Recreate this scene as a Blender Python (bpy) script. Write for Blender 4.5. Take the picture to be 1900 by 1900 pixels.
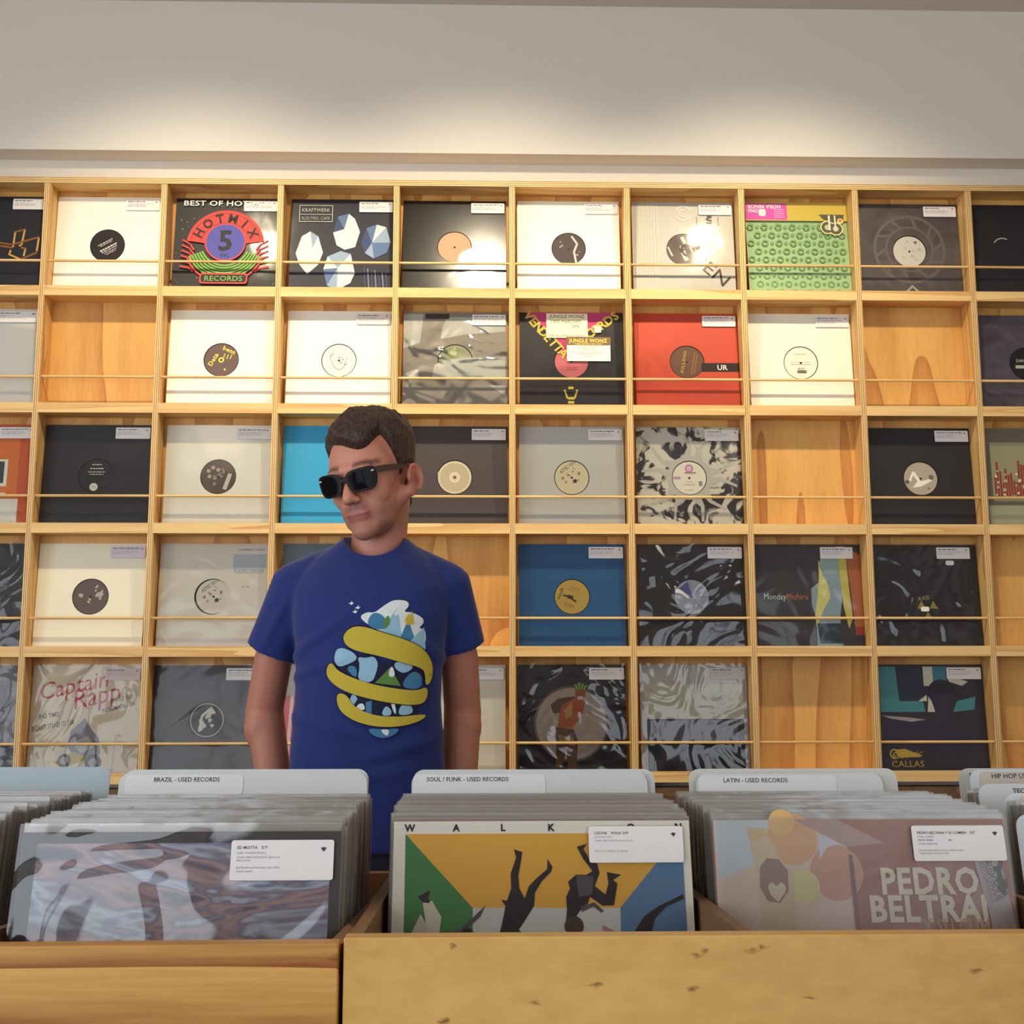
import bpy, bmesh, math, random
from mathutils import Vector, Matrix, noise
from mathutils.bvhtree import BVHTree

for o in list(bpy.data.objects):
    bpy.data.objects.remove(o, do_unlink=True)
scene = bpy.context.scene
COL = scene.collection
R = math.radians
random.seed(7)

# ------------------------------------------------------------------ camera
CAM_Z = 1.25
cam_data = bpy.data.cameras.new('camera')
cam_data.sensor_width = 36.0
cam_data.sensor_height = 36.0
cam_data.lens = 2200.0 / 1900.0 * 36.0
cam_data.clip_start = 0.05
cam = bpy.data.objects.new('camera', cam_data)
COL.objects.link(cam)
cam.location = (0, 0, CAM_Z)
cam.rotation_euler = (Matrix.Rotation(R(-1.408), 4, 'Z') @ Matrix.Rotation(R(90 + 7.834), 4, 'X')
                      @ Matrix.Rotation(R(-0.07), 4, 'Z')).to_euler()
scene.camera = cam

# ------------------------------------------------------------------ light and exposure
FRONT_Y = -1.5                       # shop window wall behind the camera
WALL_Y = 3.4385                      # front plane of the display shelving
world = bpy.data.worlds.new('sky')
scene.world = world
world.use_nodes = True
bg = world.node_tree.nodes['Background']
bg.inputs[0].default_value = (0.84, 0.92, 1.0, 1)
bg.inputs[1].default_value = 3.9
# window openings: (x0, x1) on the front wall, (y0, y1) on the left wall, all between z0 and z1
WIN_FRONT, WIN_LEFT, WIN_Z = ((-2.9, -0.8), (1.1, 2.5)), (-1.2, 1.5), (0.5, 2.45)
def portal(loc, rot, sx):
    p = bpy.data.lights.new('window_portal', 'AREA')
    p.shape = 'RECTANGLE'; p.size = sx; p.size_y = WIN_Z[1] - WIN_Z[0]
    p.cycles.is_portal = True
    o = bpy.data.objects.new('window_portal', p); COL.objects.link(o); o.location = loc; o.rotation_euler = rot
ZM = (WIN_Z[0] + WIN_Z[1]) / 2
for a0, a1 in WIN_FRONT: portal(((a0 + a1) / 2, FRONT_Y + 0.04, ZM), (R(90), 0, 0), a1 - a0)
portal((-3.06, sum(WIN_LEFT) / 2, ZM), (R(90), 0, R(-90)), WIN_LEFT[1] - WIN_LEFT[0])
for rx, ry in ((-1.5, 0.5), (1.6, 0.4)):       # added unseen fill lights that lift the upper wall
    rl = bpy.data.lights.new('upper_wall_fill', 'POINT'); rl.energy = 11; rl.color = (1.0, 0.84, 0.66); rl.shadow_soft_size = 0.16
    ro = bpy.data.objects.new('upper_wall_fill', rl); COL.objects.link(ro); ro.location = (rx, ry, 2.95)
SPOT_X = (-0.87, 0.0, 0.87)
for sx in SPOT_X:                    # ceiling spots that wash the record wall
    sl = bpy.data.lights.new('ceiling_spot', 'SPOT')
    sl.energy = 66; sl.color = (1.0, 0.85, 0.58)
    sl.spot_size = R(104); sl.spot_blend = 1.0; sl.shadow_soft_size = 0.035
    so = bpy.data.objects.new('ceiling_spot', sl); COL.objects.link(so)
    so.location = (sx, WALL_Y - 0.93, 3.15)
    d = Vector((sx, WALL_Y + 0.07, 1.72)) - so.location
    so.rotation_euler = d.to_track_quat('-Z', 'Y').to_euler()
cy = scene.cycles                    # light paths: enough for an interior, no caustics
cy.max_bounces = 7; cy.diffuse_bounces = 4; cy.glossy_bounces = 3; cy.transmission_bounces = 2; cy.transparent_max_bounces = 10
cy.adaptive_threshold = 0.025; cy.caustics_reflective = False; cy.caustics_refractive = False
vs = scene.view_settings
vs.view_transform = 'Standard'; vs.look = 'None'; vs.exposure = 0.0; vs.gamma = 1.0
vs.use_curve_mapping = False

# ------------------------------------------------------------------ materials
def lin(c):
    return tuple(((v / 255) / 12.92 if v / 255 <= 0.04045 else ((v / 255 + 0.055) / 1.055) ** 2.4) for v in c) + (1.0,)

MATS = {}
def mat(c, rough=0.6, spec=0.3, name=None, coat=0.0):
    key = (tuple(c), rough, spec, coat)
    if key in MATS: return MATS[key]
    m = bpy.data.materials.new(name or 'paint_%d_%d_%d' % tuple(int(v) for v in c)); m.use_nodes = True
    b = m.node_tree.nodes['Principled BSDF']
    b.inputs['Base Color'].default_value = lin(c)
    b.inputs['Roughness'].default_value = rough
    b.inputs['Specular IOR Level'].default_value = spec
    b.inputs['Coat Weight'].default_value = coat
    b.inputs['Coat Roughness'].default_value = 0.12
    MATS[key] = m
    return m

def nd(nt, t, **kw):
    n = nt.nodes.new(t)
    for k, v in kw.items(): setattr(n, k, v)
    return n

def math_node(nt, op, a, b=None):
    n = nd(nt, 'ShaderNodeMath', operation=op)
    for i, v in enumerate((a, b)):
        if v is None: continue
        if isinstance(v, (int, float)): n.inputs[i].default_value = v
        else: nt.links.new(v, n.inputs[i])
    return n.outputs[0]

def ramp(nt, fac, stops):
    n = nd(nt, 'ShaderNodeValToRGB')
    while len(n.color_ramp.elements) < len(stops): n.color_ramp.elements.new(0.5)
    for e, (p, c) in zip(n.color_ramp.elements, stops):
        e.position = p; e.color = c
    nt.links.new(fac, n.inputs[0])
    return n.outputs[0]

def wood(name, light, dark, stretch, freq=24, rough=0.5, contrast=1.0, knots=None, ply_axis=None, shift=(0, 0, 0)):
    """Pine: contour-like growth rings from a stretched noise, fine pores, a few knots."""
    m = bpy.data.materials.new(name); m.use_nodes = True
    nt = m.node_tree; L = nt.links.new
    b = nt.nodes['Principled BSDF']
    tc = nd(nt, 'ShaderNodeTexCoord'); oi = nd(nt, 'ShaderNodeObjectInfo')
    off = nd(nt, 'ShaderNodeVectorMath', operation='SCALE')
    off.inputs[0].default_value = (13.1, 7.7, 9.3); L(oi.outputs['Random'], off.inputs['Scale'])
    add = nd(nt, 'ShaderNodeVectorMath', operation='ADD')
    L(tc.outputs['Object'], add.inputs[0]); L(off.outputs[0], add.inputs[1])
    if any(shift):
        add = nd(nt, 'ShaderNodeVectorMath', operation='ADD'); L(tc.outputs['Object'], add.inputs[0]); add.inputs[1].default_value = shift
    mul = nd(nt, 'ShaderNodeVectorMath', operation='MULTIPLY')
    L(add.outputs[0], mul.inputs[0]); mul.inputs[1].default_value = stretch
    n1 = nd(nt, 'ShaderNodeTexNoise'); n1.inputs['Scale'].default_value = 1.0
    n1.inputs['Detail'].default_value = 2.0; n1.inputs['Distortion'].default_value = 0.25
    L(mul.outputs[0], n1.inputs['Vector'])
    v = math_node(nt, 'MULTIPLY', n1.outputs[0], freq)
    s = math_node(nt, 'FRACT', v)
    s = math_node(nt, 'POWER', s, 2.2)
    mul2 = nd(nt, 'ShaderNodeVectorMath', operation='MULTIPLY')
    L(add.outputs[0], mul2.inputs[0]); mul2.inputs[1].default_value = tuple(q * 26 for q in stretch)
    n2 = nd(nt, 'ShaderNodeTexNoise'); n2.inputs['Scale'].default_value = 1.0; n2.inputs['Detail'].default_value = 3
    L(mul2.outputs[0], n2.inputs['Vector'])
    f = math_node(nt, 'ADD', math_node(nt, 'MULTIPLY', s, 0.62 * contrast), math_node(nt, 'MULTIPLY', n2.outputs[0], 0.5))
    if knots:
        vo = nd(nt, 'ShaderNodeTexVoronoi', voronoi_dimensions='2D'); vo.inputs['Scale'].default_value = knots
        sk_ = nd(nt, 'ShaderNodeSeparateXYZ'); L(tc.outputs['Object'], sk_.inputs[0])
        wob = math_node(nt, 'MULTIPLY', n2.outputs[0], 0.02)
        cb = nd(nt, 'ShaderNodeCombineXYZ'); L(math_node(nt, 'ADD', math_node(nt, 'MULTIPLY', sk_.outputs[0], 0.42), wob), cb.inputs[0]); L(math_node(nt, 'ADD', sk_.outputs[2], wob), cb.inputs[1])
        L(cb.outputs[0], vo.inputs['Vector'])
        kn = ramp(nt, vo.outputs['Distance'], [(0.0, (0.9, 0.9, 0.9, 1)), (0.022, (0.5, 0.5, 0.5, 1)), (0.055, (0, 0, 0, 1))])
    c = ramp(nt, f, [(0.12, lin(light)), (0.95, lin(dark))])
    if knots:
        mk = nd(nt, 'ShaderNodeMix', data_type='RGBA'); L(kn, mk.inputs['Factor']); L(c, mk.inputs['A']); mk.inputs['B'].default_value = lin((112, 54, 24)); c = mk.outputs['Result']
    if ply_axis is not None:
        sp = nd(nt, 'ShaderNodeSeparateXYZ'); L(tc.outputs['Object'], sp.inputs[0])
        w = math_node(nt, 'SINE', math_node(nt, 'MULTIPLY', sp.outputs[ply_axis], 2 * math.pi / 0.0055))
        pl = ramp(nt, math_node(nt, 'ADD', math_node(nt, 'MULTIPLY', w, 0.5), math_node(nt, 'MULTIPLY', n2.outputs[0], 0.5)),
                  [(0.25, lin((232, 200, 140))), (0.62, lin((150, 98, 52)))])
        c = pl
    L(c, b.inputs['Base Color'])
    b.inputs['Roughness'].default_value = rough
    b.inputs['Specular IOR Level'].default_value = 0.35
    bp = nd(nt, 'ShaderNodeBump'); bp.inputs['Strength'].default_value = 0.08; bp.inputs['Distance'].default_value = 0.002
    L(n2.outputs[0], bp.inputs['Height']); L(bp.outputs[0], b.inputs['Normal'])
    return m

PINE_L, PINE_D = (236, 196, 128), (196, 138, 72)
M_BACK = wood('pine_plywood_face', (230, 178, 98), (190, 124, 62), (4.0, 4.0, 0.55), freq=7, contrast=1.1)
M_LIP = wood('pine_lip', (238, 204, 142), (206, 154, 90), (0.6, 6, 18), freq=5)
M_BOARD = wood('pine_board', PINE_L, PINE_D, (0.6, 8, 8), freq=8)
M_UPRIGHT = wood('pine_upright', PINE_L, (190, 130, 70), (8, 8, 0.6), freq=8)
M_PLY_X = wood('plywood_edge_upright', PINE_L, PINE_D, (8, 8, 0.5), ply_axis=0)
M_PLY_Z = wood('plywood_edge_board', PINE_L, PINE_D, (0.5, 8, 8), ply_axis=2)
M_ROD = wood('beech_rod', (236, 200, 138), (206, 160, 98), (1, 30, 30), freq=4)
M_PANEL = wood('pine_front_panel', (224, 172, 92), (146, 82, 32), (0.35, 3, 8.0), freq=9, contrast=1.2, knots=12.0, rough=0.42, shift=(2.3, 0.4, 1.1))
M_PANEL_B = wood('pine_front_panel_pale', (226, 184, 108), (178, 118, 56), (1.5, 3, 3.0), freq=3.2, contrast=0.75, knots=19.0, rough=0.42, shift=(0.9, 0.2, 0.35))
M_BINWOOD = wood('bin_plywood', (150, 112, 74), (112, 78, 48), (3, 1, 6), freq=8)

def plaster(name, c, rough=0.9):
    m = bpy.data.materials.new(name); m.use_nodes = True
    nt = m.node_tree; b = nt.nodes['Principled BSDF']
    tc = nd(nt, 'ShaderNodeTexCoord')
    n = nd(nt, 'ShaderNodeTexNoise'); n.inputs['Scale'].default_value = 90; n.inputs['Detail'].default_value = 4
    nt.links.new(tc.outputs['Object'], n.inputs['Vector'])
    bp = nd(nt, 'ShaderNodeBump'); bp.inputs['Strength'].default_value = 0.06; bp.inputs['Distance'].default_value = 0.003
    nt.links.new(n.outputs[0], bp.inputs['Height']); nt.links.new(bp.outputs[0], b.inputs['Normal'])
    b.inputs['Base Color'].default_value = lin(c); b.inputs['Roughness'].default_value = rough
    return m
M_PLASTER = plaster('white_plaster', (226, 220, 210))
M_CEIL = plaster('ceiling_paint', (214, 202, 192))
M_FLOOR = plaster('grey_floor', (120, 112, 104), 0.6)

def plastic(name, bump=0.3, scale=5.0, tint=(1, 1, 1), milky=0.0, rough=0.07, stretch=(1, 1, 1), refl=1.0, detail=2.0, distort=1.5):
    """Clear polythene sleeve: mostly transparent, glossy, creased."""
    m = bpy.data.materials.new(name); m.use_nodes = True
    nt = m.node_tree; L = nt.links.new
    nt.nodes.remove(nt.nodes['Principled BSDF'])
    out = nt.nodes['Material Output']
    tc = nd(nt, 'ShaderNodeTexCoord'); oi = nd(nt, 'ShaderNodeObjectInfo')
    off = nd(nt, 'ShaderNodeVectorMath', operation='SCALE'); off.inputs[0].default_value = (31, 17, 23)
    L(oi.outputs['Random'], off.inputs['Scale'])
    add = nd(nt, 'ShaderNodeVectorMath', operation='ADD'); L(tc.outputs['Object'], add.inputs[0]); L(off.outputs[0], add.inputs[1])
    mul = nd(nt, 'ShaderNodeVectorMath', operation='MULTIPLY'); L(add.outputs[0], mul.inputs[0]); mul.inputs[1].default_value = stretch
    n = nd(nt, 'ShaderNodeTexNoise'); n.inputs['Scale'].default_value = scale; n.inputs['Detail'].default_value = detail
    n.inputs['Distortion'].default_value = distort
    L(mul.outputs[0], n.inputs['Vector'])
    bp = nd(nt, 'ShaderNodeBump'); bp.inputs['Strength'].default_value = bump; bp.inputs['Distance'].default_value = 0.02
    L(n.outputs[0], bp.inputs['Height'])
    tr = nd(nt, 'ShaderNodeBsdfTransparent'); tr.inputs[0].default_value = tuple(tint) + (1,)
    gl = nd(nt, 'ShaderNodeBsdfGlossy'); gl.inputs['Roughness'].default_value = rough; L(bp.outputs[0], gl.inputs['Normal'])
    df = nd(nt, 'ShaderNodeBsdfDiffuse'); df.inputs[0].default_value = (0.62, 0.58, 0.52, 1)
    mx0 = nd(nt, 'ShaderNodeMixShader'); mx0.inputs[0].default_value = milky
    L(tr.outputs[0], mx0.inputs[1]); L(df.outputs[0], mx0.inputs[2])
    fr = nd(nt, 'ShaderNodeFresnel'); fr.inputs['IOR'].default_value = 1.5; L(bp.outputs[0], fr.inputs['Normal'])
    fac = math_node(nt, 'MULTIPLY', fr.outputs[0], 1.8 * refl)
    mx = nd(nt, 'ShaderNodeMixShader'); L(fac, mx.inputs[0]); L(mx0.outputs[0], mx.inputs[1]); L(gl.outputs[0], mx.inputs[2])
    L(mx.outputs[0], out.inputs['Surface'])
    return m
M_CLEAR = plastic('clear_sleeve_taut', bump=0.06, scale=4.0, rough=0.1, refl=0.3)
M_CREASED = plastic('clear_sleeve_creased', bump=0.22, scale=5.0, rough=0.09, distort=2.0, refl=0.36, detail=1.0)
M_CRUMPLED = plastic('clear_sleeve_crumpled', bump=0.45, scale=5.5, rough=0.07, distort=2.6, refl=0.65, detail=1.0)
M_BIGFOLD = plastic('clear_sleeve_folded', bump=0.5, scale=5.0, rough=0.05, distort=2.6, refl=0.95, detail=0.8)
M_MILKY = plastic('cloudy_sleeve', bump=0.3, scale=6.0, milky=0.3, rough=0.2, refl=0.7)
M_HAZE = plastic('hazy_sleeve', bump=0.25, scale=5.0, milky=0.1, rough=0.25, refl=0.4)

# ------------------------------------------------------------------ mesh helpers
class MB:
    def __init__(s): s.v = []; s.f = []; s.m = []; s.mats = []
    def mi(s, m):
        if m not in s.mats: s.mats.append(m)
        return s.mats.index(m)
    def poly(s, pts, m):
        i = len(s.v); s.v += [tuple(p) for p in pts]; s.f.append(tuple(range(i, i + len(pts)))); s.m.append(s.mi(m))
    def mesh(s, vs, fs, m):
        i = len(s.v); s.v += [tuple(p) for p in vs]; k = s.mi(m)
        for f in fs: s.f.append(tuple(i + q for q in f)); s.m.append(k)
    def box(s, x0, x1, y0, y1, z0, z1, m, front=None):
        vs = [(x0, y0, z0), (x1, y0, z0), (x1, y1, z0), (x0, y1, z0), (x0, y0, z1), (x1, y0, z1), (x1, y1, z1), (x0, y1, z1)]
        s.mesh(vs, [(0, 3, 2, 1), (4, 5, 6, 7), (1, 2, 6, 5), (2, 3, 7, 6), (3, 0, 4, 7)], m)
        s.mesh([vs[0], vs[1], vs[5], vs[4]], [(0, 1, 2, 3)], front or m)
    def me(s, name):
        me = bpy.data.meshes.new(name); me.from_pydata(s.v, [], s.f)
        for m in s.mats: me.materials.append(m)
        me.polygons.foreach_set('material_index', s.m); me.update()
        return me
    def build(s, name, parent=None, loc=None, bevel=0, smooth=False):
        o = bpy.data.objects.new(name, s.me(name)); COL.objects.link(o)
        if parent: o.parent = parent
        if loc: o.location = loc
        if bevel:
            bm = bmesh.new(); bm.from_mesh(o.data); bmesh.ops.remove_doubles(bm, verts=bm.verts, dist=1e-6)
            bmesh.ops.bevel(bm, geom=bm.edges[:], offset=bevel, segments=1, affect='EDGES'); bm.to_mesh(o.data); bm.free()
        if smooth: o.data.polygons.foreach_set('use_smooth', [True] * len(o.data.polygons))
        return o

def link(name, me, parent=None, loc=None):
    o = bpy.data.objects.new(name, me); COL.objects.link(o)
    if parent: o.parent = parent
    if loc: o.location = loc
    return o
def empty(name, loc, rot=(0, 0, 0)):
    o = bpy.data.objects.new(name, None); COL.objects.link(o); o.location = loc; o.rotation_euler = rot
    o.empty_display_size = 0.05
    return o
def tag(o, label, cat, group=None, kind=None):
    o['label'] = label
    if cat: o['category'] = cat
    if group: o['group'] = group
    if kind: o['kind'] = kind
    return o
def struct(o, label=None):
    o['kind'] = 'structure'
    if label: o['label'] = label
    return o

# ------------------------------------------------------------------ the room
CEIL = 3.325
WB = WALL_Y + 0.095
b = MB(); b.box(-3.2, 3.4, FRONT_Y - 0.1, WB + 0.2, -0.1, 0, M_FLOOR); struct(b.build('floor'), 'grey shop floor')
b = MB(); b.box(-3.2, 3.4, FRONT_Y - 0.1, WB + 0.2, CEIL, CEIL + 0.1, M_CEIL); struct(b.build('ceiling'), 'plain off-white ceiling')
b = MB(); b.box(-3.2, 3.4, WB, WB + 0.15, 0, CEIL, M_PLASTER); struct(b.build('wall_back'), 'white wall behind the record shelving')
b = MB(); b.box(-3.2, 3.4, WALL_Y + 0.018, WB, 2.836, CEIL, M_PLASTER); struct(b.build('trim_1'), 'projecting upper wall face above the record shelving')
b = MB(); b.box(-3.2, -3.05, FRONT_Y - 0.1, WIN_LEFT[0], 0, CEIL, M_PLASTER); b.box(-3.2, -3.05, WIN_LEFT[1], WB, 0, CEIL, M_PLASTER)
b.box(-3.2, -3.05, WIN_LEFT[0], WIN_LEFT[1], 0, WIN_Z[0], M_PLASTER); b.box(-3.2, -3.05, WIN_LEFT[0], WIN_LEFT[1], WIN_Z[1], CEIL, M_PLASTER)
struct(b.build('wall_left'), 'white side wall with a wide window opening')
b = MB(); b.box(3.25, 3.4, FRONT_Y - 0.1, WB, 0, CEIL, M_PLASTER); struct(b.build('wall_right'))
b = MB()
F0, F1 = FRONT_Y - 0.1, FRONT_Y + 0.05
b.box(-3.05, 3.25, F0, F1, 0, WIN_Z[0], M_PLASTER); b.box(-3.05, 3.25, F0, F1, WIN_Z[1], CEIL, M_PLASTER)
for a0, a1 in ((-3.05, WIN_FRONT[0][0]), (WIN_FRONT[0][1], WIN_FRONT[1][0]), (WIN_FRONT[1][1], 3.25)): b.box(a0, a1, F0, F1, *WIN_Z, M_PLASTER)
struct(b.build('wall_front'), 'shop front wall with the wide window opening')
b = MB()
G0, G1 = FRONT_Y - 0.07, FRONT_Y
for n_, (a0, a1) in enumerate(WIN_FRONT):
    b = MB(); fm = mat((60, 60, 62))
    for x in (a0, (a0 + a1) / 2 - .03, a1 - .06): b.box(x, x + .06, G0, G1, *WIN_Z, fm)
    b.box(a0, a1, G0, G1, WIN_Z[0], WIN_Z[0] + .06, fm); b.box(a0, a1, G0, G1, WIN_Z[1] - .06, WIN_Z[1], fm)
    struct(b.build('window_%d' % (n_ + 1)), 'dark shop window frame')

# ------------------------------------------------------------------ display shelving on the back wall
PC, PR, D4 = 0.35, 0.3562, 0.0859
def div_x(i): return D4 + (i - 4) * PC
def lip_z(r): return 1.303 + (4 - r) * PR           # underside of the lip of row r
DEPTH, TH = 0.072, 0.018
shelf = empty('record_display_shelf', (D4, WALL_Y, 0))
tag(shelf, 'pine plywood wall shelving with square cells, lips and rods facing out records', 'shelf')
def part(b, name, c, **kw):
    """part built around its own centre, placed in the shelf's frame"""
    return b.build(name, shelf, loc=c, **kw)
CI = range(-2, 11)                                   # uprights; cell c lies between upright c-1 and c
zb, zt = 0.93, 2.722
b = MB(); b.box(-TH / 2, TH / 2, 0, DEPTH + 0.006, zb - 1.8, zt - 1.8, M_UPRIGHT, front=M_PLY_X); up_me = b.me('upright')
for i in CI: link('upright', up_me, shelf, (div_x(i) - D4, 0, 1.8))
x0, x1 = div_x(-2) - TH / 2 - D4, div_x(10) + TH / 2 - D4
b = MB(); b.box(x0, x1, -0.002, DEPTH + 0.006, -0.009, 0.009, M_BOARD, front=M_PLY_Z); part(b, 'top_board', (0, 0, 2.731))
w = PC - TH
b = MB(); b.box(-w / 2, w / 2, 0.014, DEPTH, 0, TH, M_BOARD); sb_me = b.me('shelf_board')
b = MB(); b.box(-w / 2 - 0.002, w / 2 + 0.002, -0.0015, 0.014, 0, 0.03, M_LIP); lip_me = b.me('shelf_lip')
b = MB(); b.box(-w / 2, w / 2, DEPTH, DEPTH + 0.006, -0.17, PR - 0.17, M_BACK); bk_me = b.me('back_panel')
b = MB(); n = 10
for k in range(n):
    a0, a1 = 2 * math.pi * k / n, 2 * math.pi * (k + 1) / n; rr = 0.0039
    b.poly([(-w / 2, rr * math.cos(a0), rr * math.sin(a0)), (w / 2, rr * math.cos(a0), rr * math.sin(a0)),
            (w / 2, rr * math.cos(a1), rr * math.sin(a1)), (-w / 2, rr * math.cos(a1), rr * math.sin(a1))], M_ROD)
rod_me = b.me('rod'); rod_me.polygons.foreach_set('use_smooth', [True] * n)
for c in range(-1, 11):
    cx = (div_x(c - 1) + div_x(c)) / 2 - D4
    for r in range(1, 6):
        z = lip_z(r)
        link('shelf_board', sb_me, shelf, (cx, 0, z)); link('shelf_lip', lip_me, shelf, (cx, 0, z))
        link('back_panel', bk_me, shelf, (cx, 0, z + 0.17)); link('rod', rod_me, shelf, (cx, 0.0115, z + 0.111))
b = MB(); b.box(x0, x1, 0.03, DEPTH + 0.006, -0.465, 0.465, M_BINWOOD); part(b, 'base_panel', (0, 0, 0.465))
# ------------------------------------------------------------------ flat print: polygons and lettering
from mathutils.geometry import tessellate_polygon
TEXT_CACHE = {}
TEXT_SCENE = bpy.data.scenes.new('lettering_workshop')      # small scene: lettering is turned into mesh here
def text_geo(s, bold=0.0):
    key = (s, bold)
    if key in TEXT_CACHE: return TEXT_CACHE[key]
    cu = bpy.data.curves.new('lettering', 'FONT'); cu.body = s; cu.size = 1.0; cu.offset = bold * 0.6; cu.space_character = 1.0 + bold * 1.6; cu.resolution_u = 2
    o = bpy.data.objects.new('lettering', cu); TEXT_SCENE.collection.objects.link(o)
    vl = TEXT_SCENE.view_layers[0]; vl.update()
    ev = o.evaluated_get(vl.depsgraph); me = ev.to_mesh()
    vs = [(v.co.x, v.co.y) for v in me.vertices]; fs = [tuple(p.vertices) for p in me.polygons]
    ev.to_mesh_clear()
    bpy.data.objects.remove(o); bpy.data.curves.remove(cu)
    w = max((v[0] for v in vs), default=0.0); x0 = min((v[0] for v in vs), default=0.0)
    TEXT_CACHE[key] = (vs, fs, x0, w)
    return TEXT_CACHE[key]

class Art:
    """Print on a square cover; u,v in 0..1 from its lower left corner; each call lies a hair above the last."""
    def __init__(s, S, y0=-0.0003, step=0.00006, rough=0.55):
        s.ov = 0.0; s.S = S; s.b = MB(); s.y = y0; s.step = step; s.rough = rough
    def P(s, u, v): return ((u - 0.5) * s.S, s.y, (v + s.ov) * s.S)
    def M(s, c): return c if not isinstance(c, tuple) else mat(c, s.rough)
    def poly(s, pts, c):
        s.y -= s.step
        tri = tessellate_polygon([[Vector((p[0], p[1], 0)) for p in pts]])
        s.b.mesh([s.P(*p) for p in pts], [tuple(reversed(t)) for t in tri], s.M(c)); return s
    def rect(s, u0, v0, u1, v1, c): return s.poly([(u0, v0), (u1, v0), (u1, v1), (u0, v1)], c)
    def rrect(s, u0, v0, u1, v1, r, c):
        pts = []
        for cx, cy, a in ((u1 - r, v1 - r, 0), (u0 + r, v1 - r, 90), (u0 + r, v0 + r, 180), (u1 - r, v0 + r, 270)):
            for k in range(5): pts.append((cx + r * math.cos(R(a + k * 22.5)), cy + r * math.sin(R(a + k * 22.5))))
        return s.poly(pts, c)
    def disc(s, u, v, r, c, n=32, ry=None):
        ry = ry or r
        return s.poly([(u + r * math.cos(2 * math.pi * k / n), v + ry * math.sin(2 * math.pi * k / n)) for k in range(n)], c)
    def ring(s, u, v, r0, r1, c, a0=0, a1=360, n=32):
        s.y -= s.step; vs = []; fs = []
        for k in range(n + 1):
            a = R(a0 + (a1 - a0) * k / n)
            vs += [s.P(u + r0 * math.cos(a), v + r0 * math.sin(a)), s.P(u + r1 * math.cos(a), v + r1 * math.sin(a))]
        for k in range(n): fs.append((2 * k, 2 * k + 2, 2 * k + 3, 2 * k + 1))
        s.b.mesh(vs, fs, s.M(c)); return s
    def line(s, pts, w, c, closed=False):
        s.y -= s.step
        if closed: pts = list(pts) + [pts[0]]
        for (a, b_), (c_, d) in zip(pts, pts[1:]):
            dx, dy = c_ - a, d - b_; l = math.hypot(dx, dy) or 1e-6; nx, ny = -dy / l * w / 2, dx / l * w / 2
            ex, ey = dx / l * w * 0.3, dy / l * w * 0.3
            s.b.mesh([s.P(a + nx - ex, b_ + ny - ey), s.P(c_ + nx + ex, d + ny + ey), s.P(c_ - nx + ex, d - ny + ey), s.P(a - nx - ex, b_ - ny - ey)], [(0, 1, 2, 3)], s.M(c))
        return s
    def text(s, t, u, v, h, c, rot=0, align='L', bold=0.0, width=None, flip=False, slant=0.0):
        """h = cap height; width = forced overall width"""
        s.y -= s.step
        vs, fs, x0, w = text_geo(t, bold)
        if not vs: return s
        k = h / 0.69; sx = k if width is None else width / (w - x0)
        ox = {'L': x0, 'C': (x0 + w) / 2, 'R': w}[align]
        ca, sa = math.cos(R(rot)), math.sin(R(rot)); out = []
        for (x, y) in vs:
            x = (x - ox) * sx + slant * y * k; y = y * k
            if flip: x, y = -x, -y
            out.append(s.P(u + x * ca - y * sa, v + x * sa + y * ca))
        s.b.mesh(out, fs, s.M(c)); return s
    def arc(s, t, u, v, r, h, c, a_mid, step, bold=0.0, inward=False, fw=None):
        for i, ch in enumerate(t):
            k = i - (len(t) - 1) / 2
            a = a_mid + (k * step if inward else -k * step)
            rot = a + 90 if inward else a - 90
            if ch != ' ': s.text(ch, u + r * math.cos(R(a)), v + r * math.sin(R(a)), h, c, rot, 'C', bold, width=fw)
        return s
    def build(s, name, parent): 
        return s.b.build(name, parent)

def sheet(w, z0, z1, y, m, name, parent, nx=12, nz=12, amp=0.0012, seed=0):
    """thin clear plastic front, gently bowed"""
    b = MB(); vs = []; fs = []
    for j in range(nz + 1):
        for i in range(nx + 1):
            x = -w / 2 + w * i / nx; z = z0 + (z1 - z0) * j / nz
            vs.append((x, y - amp * (0.5 + noise.noise(Vector((x * 11 + seed, z * 11, seed * 3.1)))), z))
    for j in range(nz):
        for i in range(nx):
            k = j * (nx + 1) + i; fs.append((k, k + 1, k + nx + 2, k + nx + 1))
    b.mesh(vs, fs, m)
    return b.build(name, parent, smooth=True)

S = 0.315
def cover_mesh(c, hole=False, th=0.0035, hr=0.053, m=None, s=S):
    """record jacket; with hole=True the front is die-cut so that the label shows"""
    m = m or (c if not isinstance(c, tuple) else mat(c, 0.55))
    b = MB(); h = s / 2
    if not hole:
        b.box(-h, h, 0, th, 0, s, m); return b
    b.box(-h, h, 0.0004, th, 0, s, m)
    b.f = b.f[:-1]; b.m = b.m[:-1]                  # open front
    n = 48; vs = []; fs = []
    for k in range(n):
        a = 2 * math.pi * k / n; ca, sa = math.cos(a), math.sin(a); q = h / max(abs(ca), abs(sa))
        vs += [(q * ca, 0, h + q * sa), (hr * ca, 0, h + hr * sa), (hr * ca, 0.0022, h + hr * sa)]
    for k in range(n):
        a, c2 = 3 * k, 3 * ((k + 1) % n)
        fs += [(a + 1, c2 + 1, c2, a), (a + 2, c2 + 2, c2 + 1, a + 1)]
    b.mesh(vs, fs, m)
    return b

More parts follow.
